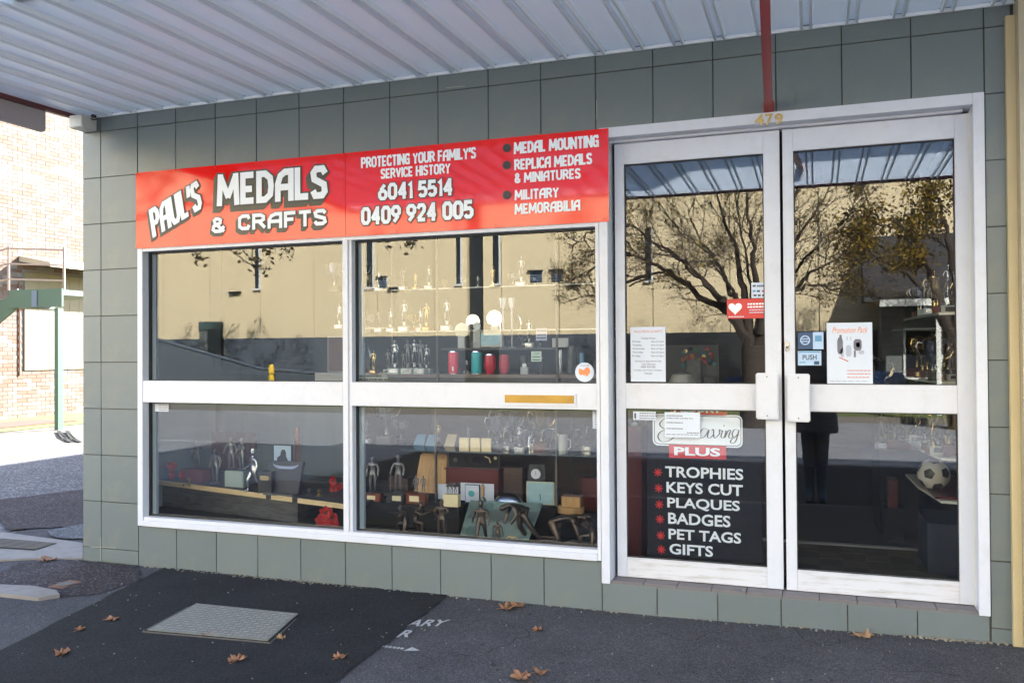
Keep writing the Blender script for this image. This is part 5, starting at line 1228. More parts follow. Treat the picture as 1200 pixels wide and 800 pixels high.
figurine(283.5, 549, 513, .52, 'rifle', 'pewter', 'right figurine of the pair standing on the frosted glass block', hat='slouch', rifle=1, z=zt_, rz=-.3, H=(W(283, 513, .52).z-zt_)/1.05)
shelf_fig(297, 564, 525, .36, 'stride', 'silver', 'bright silver soldier figurine at the middle of the pine edged shelf', rz=-.5, hat='slouch', base=False)
# poppies
def poppy_cluster(x, y, Y, n, rad, lb, seed):
    t = thing('poppy_bunch', W(x, y, Y), lb, 'artificial flowers'); rr = random.Random(seed); c_ = W(x, y, Y)
    for k in range(n):
        o = c_+Vector((rr.uniform(-1, 1)*rad, rr.uniform(-.4, .4)*rad, rr.uniform(-1, 1)*rad)); b = B(); r_ = rad*.55
        for q in range(5):
            a = q*1.256+k; e = Vector((math.cos(a)*r_, -.3*r_+rr.uniform(-.3, .3)*r_, math.sin(a)*r_)); s_ = Vector((-math.sin(a)*r_*.6, 0, math.cos(a)*r_*.6)); b.face([o, o+e*.7-s_, o+e*1.05-s_*.5+Vector((0, -.2*r_, 0)), o+e*1.1+s_*.4, o+e*.7+s_])
        f_ = b.build('poppy', K['poppy'], t); b = B(); b.lathe([(r_*.22, -.012), (r_*.2, -.004)], o, axis='Y', seg=8); b.build('poppy_centre', K['black'], f_)
    return t
poppy_cluster(206, 550, .50, 6, .045, 'red poppy bunch at the left end of the pine edged shelf', 1)
poppy_cluster(382, 608, .26, 14, .072, 'big red poppy bunch low in the corner of the lower left window', 2)
poppy_cluster(395, 570, .60, 5, .05, 'dim red poppies at the right end of the pine edged shelf', 3)
bx_('case', quick('dullred', (.16, .03, .035), rough=.6), 'dull red flat case lying beside the shelf poppies', 'case', W(216, 555, .6).x, W(241, 555, .6).x, .55, .66, zs(228), W(228, 549, .6).z)
t = thing('gold_label_block', W(310, 560, .34), 'black block with a gold label right of the silver figurine', 'trophy base')
bx('block', K['black'], t, W(303, 560, .34).x, W(319, 560, .34).x, .33, .42, zs(311), W(311, 552, .34).z); bx('label', K['gold'], t, W(306, 560, .34).x, W(316, 560, .34).x, .3275, .3295, W(311, 562, .34).z, W(311, 557, .34).z)
t = thing('book_stand', W(335, 560, .36), 'navy display book with a pale crescent and a printed strip at its foot', 'book')
c_ = W(335, 548, .38); w_ = W(355, 548, .38).x-c_.x
b = B(); b.prism([(c_.x-w_, .38, c_.z+.045), (c_.x+w_, .38, c_.z+.045), (c_.x+w_*.8, .36, zs(335)), (c_.x-w_*.8, .36, zs(335))], (0, .03, 0)); b.build('cover', quick('navycloth', (.012, .016, .03), rough=.5), t)
pts = [(c_.x+w_*.75*math.cos(a), .3755, c_.z+.03-.042*math.sin(a)) for a in [math.pi*k/12 for k in range(13)]]+[(c_.x+w_*.75*math.cos(a), .3755, c_.z+.03-.018*math.sin(a)) for a in [math.pi*(12-k)/12 for k in range(13)]]
b = B(); b.prism(pts, (0, .002, 0)); b.build('crescent', quick('crescentb', (.28, .34, .50), rough=.4), t)
bx('printed_strip', quick('strip', (.12, .12, .12), rough=.6, var=.6, vs=60), t, c_.x-w_*.95, c_.x+w_*.8, .30, .35, zs(335), zs(335)+.012)
def frame(name, x0, x1, y0, y1, Y, mf, mp, lb, cat='picture frame', bw_=.008, pic=None, lean=.04):
    t = thing(name, W((x0+x1)/2, y1, Y), lb, cat); a, c = W(x0, y1, Y), W(x1, y0, Y); b = B()
    b.box(a.x, c.x, Y, Y+.012, a.z, c.z); b.build('frame', K[mf] if isinstance(mf, str) else mf, t)
    bx('picture', K[mp] if isinstance(mp, str) else mp, t, a.x+bw_, c.x-bw_, Y-.002, Y-.0005, a.z+bw_, c.z-bw_)
    b = B(); b.prism([((a.x+c.x)/2-.01, Y+.0125, a.z+.03), ((a.x+c.x)/2+.01, Y+.0125, a.z+.03), ((a.x+c.x)/2+.01, Y+.06, a.z), ((a.x+c.x)/2-.01, Y+.06, a.z)], (0, 0, .02)); b.build('strut', K['black'], t)
    return t, a, c
t, a, c = frame('photo_frame', 320, 342, 521, 546, .62, 'black', 'paperb', 'black photo frame with a person in silhouette on a pale ground')
b = B(); m_ = Vector(((a.x*.6+c.x*.4), .617, a.z+.01)); s_ = (c.z-a.z)
b.prism([m_+Vector(q_)*s_ for q_ in ((-.22, 0, 0), (.45, 0, 0), (.42, 0, .2), (.3, 0, .42), (.3, 0, .6), (.22, 0, .72), (.08, 0, .70), (.02, 0, .58), (.0, 0, .45), (-.16, 0, .35))], (0, .001, 0)); b.build('silhouette', quick('sil', (.05, .05, .07), rough=.7), t)
bx_('stand', 'black', 'black riser block behind the navy display book', 'stand', W(318, 546, .62).x, W(346, 546, .62).x, .6, .72, zs(331), W(330, 546, .62).z)
b = B(); p = W(348.5, 546, .72); h_ = W(348.5, 500, .72).z-p.z; zb_ = zs(348)
b.lathe([(.028, zb_-p.z), (.028, 0), (.020, .01), (.019, h_*.55), (.026, h_*.60), (.019, h_*.63), (.026, h_*.68), (.019, h_*.71), (.022, h_*.9), (.014, h_)], p, seg=16); tag(b.build('turned_post', quick('turned', (.22, .08, .04), rough=.35, var=.2, vs=10), smooth=True), 'turned reddish wooden post right of the photo frame', 'post')

# ---------- lower right window
def riser(x0, x1, ytop, Y0, Y1, lb, z0=FL+.001, m='dark'):
    zt = W((x0+x1)/2, ytop, Y0).z; bx_('display_riser', m, lb, 'riser', W(x0, ytop, Y0).x, W(x1, ytop, Y0).x, Y0, Y1, z0, zt-.0005); return zt
za = riser(418, 512, 590, .42, .60, 'black riser under the three plinth figurines')
PG = None
for x, yb, yt, pz, hat, rf, pw, pm, lb, rz in ((437, 577, 533, 'stand', None, 0, .135, 'mahog', 'bareheaded pewter figurine on a mahogany plinth, leftmost of three', .1), (467, 577, 532, 'rest', 'slouch', 2, .15, 'black', 'pewter figurine in slouch hat leaning on a rifle, on a black plinth', 0)):
    p = W(x, 577, .46); figurine(x, yb, yt, .46, pz, 'pewter', lb, rz=rz, hat=hat, rifle=rf, plinth=(pw, p.z-za-.0005, pm), z=p.z)
p = W(493, 577, .46)
t = figurine(487.5, 577, 543, .46, 'stand', 'pewter', 'pair of small pewter soldiers arm in arm on a wide mahogany plinth', plinth=(.16, p.z-za-.0005, 'mahog'), z=p.z, H=.115, name='pair_figurine')
o = meshobj('figure', fig_mesh('restpewter', POS['rest'], K['pewter']), K['pewter'], t, (.055, .0, .0034), .115)
figurine(424, 577, 535, .75, 'rest', 'bronze', 'dim bronze figurine in shadow at the left of the lower right window', z=W(424, 577, .75).z)
riser(418, 432, 577, .70, .80, 'small black riser holding the dim bronze figurine')
b = B(); a, c = W(488, 582, .72), W(522, 533, .72); b.prism([(a.x-.02, .70, a.z), (c.x, .70, a.z), (c.x-.005, .76, c.z-.01), (c.x-.02, .76, c.z), (a.x+.03, .76, c.z+.004), (a.x+.015, .76, c.z-.01)], (0, .015, 0)); tag(b.build('oak_board', K['oak']), 'honey coloured upright wooden shield board behind the soldier pair', 'board')
riser(486, 585, 582, .62, .98, 'black riser under the oak board and maroon box')
# glass display shelf with posts
GZ = W(600, 530, .62).z
gs = thing('glass_shelf', (2.9, .7, GZ), 'clear glass shelf on thin black posts across the lower right window', 'shelf')
bx('shelf_glass', quick('shelfedge', (.05, .07, .07), rough=.1, spec=.8), gs, 2.08, 3.62, .58, 1.0, GZ-.010, GZ-.001)
for x in (511, 652):
    q_ = W(x, 540, .565); bx('shelf_post', K['steel'], gs, q_.x-.007, q_.x+.007, .555, .569, FL+.001, 1.10); 
p = W(668, 560, .99); bx('shelf_post', K['black'], gs, p.x-.008, p.x+.008, 1.001, 1.015, FL+.001, 1.10)
# medal case and maroon box
t = thing('medal_case', W(555, 545, .75), 'black framed case holding a row of small medals above the maroon box', 'case')
a, c = W(525, 547, .75), W(585, 530, .75); zmb = a.z
bx('case_frame', K['steel'], t, a.x, c.x, .75, .77, a.z, c.z-.006); bx('case_lining', quick('velvet', (.006, .006, .01), rough=.95), t, a.x+.006, c.x-.006, .747, .7495, a.z+.006, c.z-.012)
for k, (x, m_) in enumerate(((533.5, 'steel'), (546, 'gold'), (553, 'silver'), (560, 'silver'), (573, 'cream'), (580.5, 'cream'))):
    q_ = W(x, 538.5, .743); b = B()
    if k == 0: b.lathe([(.017, -.001), (.017, .001)], q_, axis='Y', seg=16); b.lathe([(.013, -.0018), (.013, -.0012)], q_, axis='Y', seg=16)
    elif k == 4: b.tube([q_+Vector((-.03, 0, .022)), q_+Vector((0, 0, .012)), q_+Vector((.012, 0, -.02))], .005, 5)
    elif k == 5: b.lathe([(.012, -.001), (.012, .001)], q_+Vector((0, 0, .012)), axis='Y', seg=10)
    else: b.tube([q_+Vector((-.014, 0, .02)), q_+Vector((.0, 0, .004)), q_+Vector((.014, 0, -.02))], [.003, .005, .002], 5)
    b.build('medal', K[m_], t)
a, c = W(520, 570, .74), W(584, 548, .74); bx_('maroon_box', 'maroonw', 'dark maroon polished wooden box on the riser behind the white cards', 'box', a.x, c.x, .74, .90, W(550, 582, .62).z, zmb-.0005, bev=.003)
zc_ = riser(514, 650, 592, .48, .61, 'black riser carrying cards, bell and silver helmet')
for x0, x1, y0, lb in ((513.5, 537, 567, 'white upright card behind the prancing horses block'), (540, 579, 566, 'white upright card behind the small bell')):
    bx_('white_card', 'paper', lb, 'card', W(x0, 590, .60).x, W(x1, 590, .60).x, .598, .602, zc_, W((x0+x1)/2, y0, .60).z)
# horses on cream block
t = thing('horse_trophy', W(528, 590, .38), 'pewter horse group on a cream block', 'trophy')
za2 = W(528, 593, .38).z
riser(516, 538, 594, .36, .45, 'little black riser under the horse group')
a, c = W(519, 593.5, .37), W(536.5, 580, .37); bx('block', K['cream'], t, a.x, c.x, .37, .42, a.z+.001, c.z, bev=.002); zh = c.z
b = B(); hx_ = (a.x+c.x)/2
for k in range(3):
    o_ = Vector((hx_-.024+k*.026, .39, zh)); 
    for lx in (-.006, .004): b.tube([o_+Vector((lx, 0, 0)), o_+Vector((lx*1.3, .002, .028)), o_+Vector((0, 0, .052))], [.0022, .003, .004], 4)
    b.tube([o_+Vector((-.012, 0, .050)), o_+Vector((0, 0, .056)), o_+Vector((.012, -.002, .058)), o_+Vector((.019, -.004, .074)), o_+Vector((.024, -.006, .080)), o_+Vector((.033, -.008, .072))], [.007, .010, .009, .006, .006, .003], 6)
b.build('horses', K['pewter'], t, smooth=True)
# bell
t = thing('hand_bell', W(566, 592, .50), 'small hand bell with a turned wooden handle', 'bell'); p = W(566, 590, .50); p.z = zc_
b = B(); b.lathe([(.030, 0), (.026, .008), (.020, .03), (.012, .045), (.0001, .048)], p, seg=16); b.build('bell', quick('bellm', (.25, .22, .16), rough=.3, metal=.9), t, smooth=True)
b = B(); b.lathe([(.006, .048), (.012, .06), (.009, .075), (.014, .095), (.010, .13), (.0001, .135)], p, seg=12); b.build('bell_handle', K['oak'], t, smooth=True)
# framed teal clock card
t, a, c = frame('teal_roundel_card', 545, 562, 568, 590, .55, 'black', 'paper', 'tilted card with a teal round badge left of the bell', 'card', .004)
b = B(); b.lathe([(.022, -.001), (.022, 0)], W(552.5, 578, .545), axis='Y', seg=18); b.build('badge', quick('tealb', (.06, .32, .34), rough=.5), t)
# silver helmet
t = thing('silver_helmet', W(596, 588, .50), 'polished silver domed helmet like ornament on the riser', 'ornament'); p = W(596, 588, .52); p.z = zc_+.002
b = B(); b.lathe([(.108, 0), (.106, .004), (.098, .025), (.078, .052), (.045, .070), (.0001, .077)], p, seg=28, sy=.55); b.build('dome', K['silver'], t, smooth=True)
b = B(); b.lathe([(.112, -.001), (.112, .002), (.106, .002)], p, seg=28, sy=.57); b.build('rim', K['chrome'], t)
# blue picture and clock
t, a, c = frame('blue_picture', 617, 649.5, 565, 590, .60, quick('palegold', (.5, .48, .36), rough=.4), quick('seascape', (.30, .48, .55), rough=.5, var=.25, vs=12), 'pale blue seascape in a thin gilt frame right of the silver helmet', 'picture', .006)
b = B(); m_ = W(633, 586, .596); b.tube([m_, m_+Vector((0, 0, .045))], .003, 4); b.build('painted_mast', K['navy'], t)
bx_('plinth_block', 'dark', 'black block holding up the round desk clock', 'stand', W(618, 575, .66).x, W(642, 575, .66).x, .66, .74, FL+.001, W(628, 564, .66).z)
t = thing('desk_clock', W(628, 562, .68), 'small round white desk clock on a grey glass slab', 'clock'); a, c = W(619.5, 564, .69), W(638.5, 544, .69)
bx('slab', quick('slab', (.05, .055, .06), rough=.15), t, a.x, c.x, .69, .70, a.z, c.z); p = W(628, 555, .687)
b = B(); b.lathe([(.0335, -.004), (.0335, .001)], p, axis='Y', seg=24); b.build('dial', K['paper'], t); b = B(); b.tube([p+Vector((0, -.006, 0)), p+Vector((0, -.006, .018))], .0015, 4); b.tube([p+Vector((0, -.006, 0)), p+Vector((.003, -.006, -.010))], .0015, 4); b.build('hand', K['ink'], t)
# wooden boxes
z1_ = riser(655, 704, 604, .46, .64, 'black riser under the stacked pale wooden boxes'); zz = W(668, 594, .50).z; zz2 = W(668, 583, .50).z
t = thing('wooden_box', W(668, 600, .5), 'oval pale wooden box, lower of two in the right corner', 'box'); b = B(); b.lathe([(.088, 0), (.088, zz-z1_-.001)], (W(669, 600, .54).x, .54, z1_), seg=24, sy=.7); b.build('box_body', K['oak'], t)
t = thing('wooden_box', W(665, 588, .5), 'small oblong wooden box stacked on the oval one', 'box'); bx('box_body', K['oak'], t, W(658, 590, .5).x, W(680, 590, .5).x, .50, .57, zz, zz2, bev=.002); bx('box_lid', quick('lidw', (.30, .17, .10), rough=.5), t, W(657.6, 590, .5).x, W(680.4, 590, .5).x, .498, .572, zz2+.0005, zz2+.008)
# teal tilted artwork
ta = thing('teal_artwork', W(585, 640, .25), 'large tilted teal and grey artwork panel behind the front bronze soldiers', 'artwork')
q4 = [G(540, 640, FL+.001), G(617, 640, FL+.001), W(636, 590, .40), W(551, 586, .40)]
q4[0].x = W(538, 640, .22).x; q4[1].x = W(618, 645, .22).x; q4[0].y = q4[1].y = .22; q4[0].z = q4[1].z = FL+.002; 
b = B(); b.prism(q4, (0, .012, 0)); b.build('panel', K['teal'], ta)
nrm = (q4[1]-q4[0]).cross(q4[3]-q4[0]).normalized(); 
if nrm.y > 0: nrm = -nrm
def on(u_, v_, h=.0012): return q4[0].lerp(q4[1], u_).lerp(q4[3].lerp(q4[2], u_), v_)+nrm*h
b = B(); b.prism([on(.02, .52), on(.98, .5), on(.98, .78), on(.1, .80)], -nrm*.001); b.build('grey_band', quick('tband', (.09, .11, .10), rough=.5), ta)
b = B(); b.prism([on(.35, .02), on(.6, .0), on(.98, .3), on(.98, .48), on(.3, .45)], -nrm*.001); b.build('pale_patch', quick('tpale', (.22, .28, .26), rough=.5, var=.3, vs=20), ta)
for u_, v_, r_ in ((.14, .2, .035), (.55, .14, .042), (.30, .86, .03), (.62, .9, .02)):
    c_ = on(u_, v_, .0024); e1 = (q4[1]-q4[0]).normalized(); e2 = nrm.cross(e1); b = B(); b.prism([c_+(e1*math.cos(k*.524)+e2*math.sin(k*.524))*r_ for k in range(12)], -nrm*.001); b.build('painted_disc', quick('tdisc', (.10, .19, .17), rough=.5, var=.5, vs=30), ta)
# front bronze soldiers standing on the display floor
def floorfig(x, yb, yt, pz, m_, lb, **k):
    p = G(x, yb, FL+.001); Y = max(.085, min(p.y, .6)); return figurine(x, yb, yt, Y, pz, m_, lb, z=FL+.001, H=(W(x, yt, Y).z-FL)/({'kneel': .70, 'bend': .66, 'crawl': .46}.get(pz, 1.03)), **k)
floorfig(475, 627, 596, 'kneel', 'bronze', 'kneeling bronze soldier aiming a rifle to the left', rz=-1.35, hat='helmet', rifle=3, base=False)
floorfig(488, 625, 592, 'kneel', 'bronze', 'kneeling bronze soldier aiming a rifle to the right', rz=1.5, hat='helmet', rifle=3, base=False)
floorfig(518, 631, 583, 'rifle', 'bronze', 'bronze soldier standing with rifle in front of the horse group', rifle=1, base=False)
floorfig(564, 637, 585, 'stride', 'bronze', 'tall bronze soldier striding before the teal artwork', rz=.1, rifle=0, base=False, hat='helmet')
floorfig(583, 638, 608, 'stand', 'bronze', 'small bronze child sized figure beside the striding soldier', base=False)
floorfig(612, 636, 591, 'bend', 'bronze', 'bronze figure bending over a pair of rings before the teal artwork', rz=-1.0, base=False)
floorfig(668, 638, 601, 'crawl', 'bronze', 'bronze soldier on hands and knees facing right', rz=1.45, base=False)
floorfig(694, 644, 607, 'kneel', 'bronze', 'bronze kneeling soldier reaching down at the right corner', rz=-1.2, base=False)
b = B(); p = W(655, 648, .12); c_ = W(703, 640, .20); n = 26; b.prism([(p.x-.04, .14, FL+.001), (c_.x, .10, FL+.001), (c_.x, .34, FL+.001), (p.x+.02, .36, FL+.001)], (0, 0, .010)); tag(b.build('rough_base', K['bronze']), 'low dark textured base under the two crouching bronze soldiers', 'base')
for x in (603, 609): b = B(); q_ = G(x, 630, FL+.02); b.tube([(q_.x+.018*math.cos(k*.63), .16, FL+.03+.018*math.sin(k*.63)) for k in range(11)], .003, 4); tag(b.build('brass_ring', K['brass']), 'brass ring standing before the teal artwork, %s of two' % ('left' if x == 603 else 'right'), 'ring')

# ---------- trophies
def cup(nm, m_, seg=14, handles=True):
    t = bpy.data.objects.new(nm, None); COL.objects.link(t); t.location = (0, 0, 0)
    b = B(); b.box(-.16, .16, -.14, .14, 0, .18, .01); b.build('base', K['mahog'] if m_ == 'gold' else K['black'], t)
    b = B(); b.lathe([(.10, .181), (.04, .22), (.03, .36), (.05, .40), (.14, .50), (.19, .66), (.20, .84), (.23, .90), (.215, .90), (.18, .70), (.0001, .5)], (0, 0, 0), seg=seg); b.build('bowl', K[m_], t, smooth=True)
    if handles:
        for s_ in (-1, 1): b = B(); b.tube([(s_*.20, 0, .84), (s_*.30, 0, .86), (s_*.33, 0, .74), (s_*.26, 0, .60), (s_*.15, 0, .54)], .018, 5); b.build('handle', K[m_], t)
    return t
def figtrophy(nm, m_, pz='stride', bm='black', star=False):
    t = bpy.data.objects.new(nm, None); COL.objects.link(t); t.location = (0, 0, 0)
    b = B(); b.box(-.17, .17, -.13, .13, 0, .16, .008); b.build('base', K[bm], t)
    b = B(); b.box(-.11, .11, -.132, -.1305, .04, .13); b.build('plate', K['gold' if m_ == 'gold' else 'silver'], t)
    b = B()
    if star:
        pts = [(.24*(1 if k % 2 == 0 else .42)*math.sin(k*math.pi/5), .02, .70+.24*(1 if k % 2 == 0 else .42)*math.cos(k*math.pi/5)) for k in range(10)]
        b.prism(pts, (0, .05, 0)); b.tube([(0, .045, .16), (.03, .045, .34), (0, .045, .5)], [.04, .02, .03], 6); b.build('star', K[m_], t)
    else:
        b.lathe([(.08, .16), (.05, .19), (.05, .27), (.09, .29), (.09, .305)], (0, 0, 0), seg=10); b.build('stem', K[m_], t, smooth=True)
        meshobj('figure', fig_mesh(pz+m_, POS[pz], K[m_]), K[m_], t, (0, 0, .305), .68)
    return t
protos = {'cupg': cup('cup_trophy', 'gold'), 'cups': cup('cup_trophy', 'silver'), 'figs': figtrophy('figure_trophy', 'silver', 'stride', 'mugw'), 'figg': figtrophy('figure_trophy', 'gold', 'rest', 'mahog'), 'star': figtrophy('star_trophy', 'silver', bm='mugw', star=True), 'starg': figtrophy('star_trophy', 'gold', bm='black', star=True), 'figp': figtrophy('figure_trophy', 'pewter', 'rifle', 'mugw')}
used_p = set()
def trophy(kind, x, yb, yt, Y, label, z=None, rz=0, group=None):
    p = W(x, yb, Y); H = W(x, yt, Y).z-p.z
    if z is not None: p.z = z
    pr = protos[kind]
    if kind in used_p: o = copy_tree(pr)
    else: o = pr; used_p.add(kind)
    o.location = p; o.scale = (H,)*3; o.rotation_euler = (0, 0, rz); tag(o, label, 'trophy', group); return o
# shelves behind the upper right window
US = thing('shelf_unit', (2.8, .6, 1.5), 'three tier open shelf unit behind the upper right window', 'shelf')
SYF = .46
zA, zB, zC, zD = [W(600, y, SYF).z for y in (334.5, 386, 438.5, 407)]
bx('shelf_board', K['acryl'], US, 2.07, 3.64, SYF, .82, zA-.008, zA-.0005); bx('shelf_board', K['acryl'], US, 2.07, 3.64, SYF, .82, zB-.008, zB-.0005)
bx('shelf_board', quick('brownshelf', (.16, .12, .11), rough=.5), US, 2.04, 3.66, SYF, .95, zC-.022, zC-.0005)
bx('shelf_board', quick('dkshelf', (.05, .05, .055), rough=.5), US, W(517, 407, SYF).x, W(652, 407, SYF).x, SYF, .82, zD-.014, zD-.0005)
for x in (511.5, 652): p = W(x, 400, SYF-.02); bx('shelf_post', K['steel'], US, p.x-.006, p.x+.006, SYF-.015, SYF-.002, 1.14, 2.28)
bx('shelf_base', K['black'], US, 2.04, 3.66, .47, .95, 1.1415, zC-.0225)
def lab(i, n, what, where): return '%s, %s from the left on the %s' % (what, ['first', 'second', 'third', 'fourth', 'fifth', 'sixth', 'seventh', 'eighth', 'ninth'][i], where)
top = [('cups', 424, 296), ('cupg', 433, 312), ('figs', 444, 308), ('cups', 455, 316), ('figp', 472, 306), ('figg', 487, 312), ('figs', 503, 305), ('cupg', 521, 322)]
top2 = [('cups', 542, 319), ('figs', 560, 318), ('figg', 578, 308), ('cups', 601, 316), ('figs', 611, 296), ('cups', 627, 322)]
nm_ = {'cups': 'silver cup trophy', 'cupg': 'gold cup trophy', 'figs': 'silver figure trophy', 'figg': 'gold figure trophy', 'star': 'silver star trophy', 'starg': 'gold star trophy', 'figp': 'pewter figure trophy'}
for i, (k, x, y) in enumerate(top): trophy(k, x, 334, y, .58, lab(i, 8, nm_[k], 'top glass shelf'), z=zA)
for i, (k, x, y) in enumerate(top2): trophy(k, x, 334, y, .62, lab(i, 6, nm_[k], 'right half of the top shelf'), z=zA)
mid = [('figs', 423, 352), ('cups', 433, 362), ('figp', 444, 357), ('figs', 458, 356), ('figs', 474, 346), ('cupg', 485, 362), ('figs', 493, 356), ('figg', 500, 350), ('figs', 524, 345)]
for i, (k, x, y) in enumerate(mid): trophy(k, x, 384, y, .58, lab(i, 9, nm_[k], 'middle glass shelf'), z=zB)
low = [('figg', 424, 400, 436), ('figg', 438, 408, 436), ('figp', 455, 408, 437), ('figs', 463, 396, 437), ('figp', 473, 410, 437), ('figp', 478, 396, 437), ('figs', 486, 396, 437), ('figp', 493, 396, 437), ('figs', 500, 402, 437)]
for i, (k, x, y, yb) in enumerate(low): trophy(k, x, yb, y, .50 if i % 2 else .62, lab(i, 9, nm_[k], 'brown bottom shelf'), z=zC)
# silver arch plate at far left
t = thing('engraved_plate', W(424, 425, .6), 'silver arched presentation plate at the left end of the bottom shelf', 'plate'); c_ = W(421, 418, .72)
b = B(); b.tube([c_+Vector((.09*math.cos(a), 0, .12*math.sin(a))) for a in [math.pi*k/14 for k in range(15)]], .007, 6); b.build('arch', K['silver'], t, smooth=True); bx('foot', K['black'], t, c_.x-.1, c_.x+.1, .70, .74, zC, c_.z)
# plates and awards around the middle
def disc(nm, x, y, r, Y, m_, lb, cat='plate', rim=None, zf=None):
    t = thing(nm, W(x, y, Y), lb, cat); c_ = W(x, y, Y); rr_ = r*.0046; b = B(); b.lathe([(rr_, -.004), (rr_, .004)], c_, axis='Y', seg=30); b.build('disc', K[m_] if isinstance(m_, str) else m_, t)
    if rim: b = B(); b.lathe([(rr_*.99, -.006), (rr_*.78, -.0045), (rr_*.76, -.0045)], c_, axis='Y', seg=30); b.build('rim', K[rim], t, smooth=True)
    if zf is not None: bx('foot', K['acryl'], t, c_.x-.025, c_.x+.025, Y-.01, Y+.03, zf, c_.z-rr_+.004)
    return t
disc('award_plate', 541, 387, 11, .56, 'mugw', 'pale frosted round award left of the black wall strip', 'award', zf=zD)
disc('award_plate', 554.5, 377, 11, .66, 'pewter', 'silver round tray behind the small white disc award', 'tray', 'chrome', zf=zD)
disc('award_disc', 559, 382, 5.5, .50, 'mugw', 'small white disc award in front of the silver tray', 'award', zf=zD)
disc('award_plate', 579.5, 373, 12, .62, quick('creamgl', (.17, .155, .12), rough=.25), 'large cream presentation plate above the framed print', 'plate', 'chrome', zf=zD)
t, a, c = frame('framed_print', 561, 588, 388, 406.5, .50, quick('silvframe', (.45, .45, .42), rough=.4), quick('skyprint', (.40, .62, .72), rough=.5, var=.4, vs=25), 'small framed print of blue and white shapes on the short shelf', 'picture frame', .012)
for i, x in enumerate((589.5, 600)):
    t = thing('white_goblet', W(x, 360, .6), ['tall white goblet, left of a pair', 'tall white goblet, right of a pair'][i]+' above the framed print', 'goblet'); p = W(x, 406, .6); h_ = W(x, 349, .6).z-zD; p.z = zD
    b = B(); b.lathe([(.028, 0), (.006, .01), (.005, h_*.78), (.014, h_*.80), (.021, h_*.9), (.023, h_)], p, seg=14); b.build('goblet', K['paper'], t, smooth=True)
t = thing('glass_ring_award', W(600, 385, .62), 'large clear ring award on a stem behind the goblets', 'award'); c_ = W(598, 380, .68)
b = B(); b.tube([c_+Vector((.075*math.cos(a), 0, .10*math.sin(a))) for a in [2*math.pi*k/24 for k in range(25)]], .004, 5); b.tube([c_+Vector((0, 0, -.1)), Vector((c_.x, c_.y, zD))], .006, 5); b.build('ring', K['chrome'], t, smooth=True)
trophy('cups', 612, 406, 392, .56, 'squat silver cup right of the framed print', z=zD); trophy('figs', 620, 406, 372, .60, 'silver figure award standing on the short shelf', z=zD)
trophy('cups', 633, 406, 390, .60, 'silver cup right of the figure award on the short shelf', z=zD)
a, c = W(628, 399, .48), W(641, 384, .48); t = card('price_card', 628, 641, 384.5, 399, .455, quick('mauvecard', (.42, .42, .55), rough=.6), 'mauve printed card above the small pale price card', 'card'); lines(t, 629, 640, (387.5, 392, 396), 2, .4535, K['navy'], 6)
t = card('price_card', 622.5, 634.5, 411.5, 423.5, .455, quick('greencard', (.45, .60, .50), rough=.6), 'small pale green price card between the dark mug and jug', 'card'); tpx('CUP', 626, 632, 413, 415.5, .4535, K['ink'], t); lines(t, 624, 633, (418, 421.5), 1.6, .4535, K['ink'], 7)
# tumblers and mugs on the bottom shelf
def tumbler(x, yt, yb, hw, Y, m_, lb, prof='tall', cat='tumbler', lid='chrome'):
    t = thing('tumbler', W(x, yb, Y), lb, cat); p = W(x, yb, Y); p.z = zC; h_ = W(x, yt, Y).z-zC; r_ = hw*.00505
    pr = {'tall': [(r_*.92, 0), (r_*.92, .006), (r_, .012), (r_, h_-.01), (r_*.97, h_-.004)], 'wine': [(r_*.6, 0), (r_*.72, .01), (r_*.96, h_*.35), (r_, h_*.55), (r_*.88, h_-.004)], 'mug': [(r_*.72, 0), (r_, h_)]}[prof]
    b = B(); b.lathe(pr, p, seg=24); b.build('cup', K[m_], t, smooth=True); b = B(); b.lathe([(pr[-1][0]*.96, h_-.0035), (pr[-1][0]*.92, h_+.004), (.0001, h_+.004)], p, seg=20); b.build('lid', K[lid], t, smooth=True)
    b = B(); b.lathe([(pr[0][0]*1.01, -.0), (pr[0][0]*1.01, .005)], p+Vector((0, 0, .0002)), seg=20); b.build('foot_ring', K[lid], t)
    return t
tb = tumbler(531.5, 412, 436, 7, .50, 'pink', 'coral pink insulated tumbler, leftmost of the bright cups'); text('l', W(529.5, 420, .46).x, W(531, 420, .46).x, zC+.02, zC+.05, .50-7*.00505-.001, K['ltr'], tb)
tumbler(558.5, 412, 436, 7, .50, 'aqua', 'turquoise insulated tumbler between pink and crimson cups')
tumbler(574.5, 415.5, 437, 7.5, .50, 'redmug', 'crimson stemless tumbler right of the turquoise one', 'wine')
tumbler(591, 416, 437, 7, .56, 'redmug', 'red glossy tumbler, rightmost of the bright cups', 'wine', lid='redmug')
tumbler(614, 417.5, 436, 6, .54, 'black', 'black travel cup with a pale emblem', 'mug', lid='steel'); disc('emblem_badge', 614.5, 428, 3, .50, 'mugw', 'round pale emblem propped before the black travel cup', 'badge', zf=zC)
tumbler(634, 420, 436, 5, .6, 'black', 'dark small jug right of the pale green card', 'mug')
trophy('figs', 547, 436, 418, .6, 'little figure trophy between the pink and turquoise tumblers', z=zC)
for x, y0, hw, m_, lb in ((657, 408, 3, 'silver', 'slim silver shaker left of the round sticker'), (670, 406, 5.5, 'steel', 'tall grey flask behind the round sticker'), (682, 413, 3, 'sky', 'pale blue little box above the round sticker')):
    tumbler(x, y0, 436, hw, .60, m_, lb, 'tall', 'flask', 'steel')
bx_('desk_plaque', quick('plqs', (.5, .5, .52), rough=.3), 'silver desk plaque on two legs at the right of the upper shelf', 'plaque', W(647, 403, .6).x, W(666, 403, .6).x, .6, .61, zD, W(656, 396, .6).z)
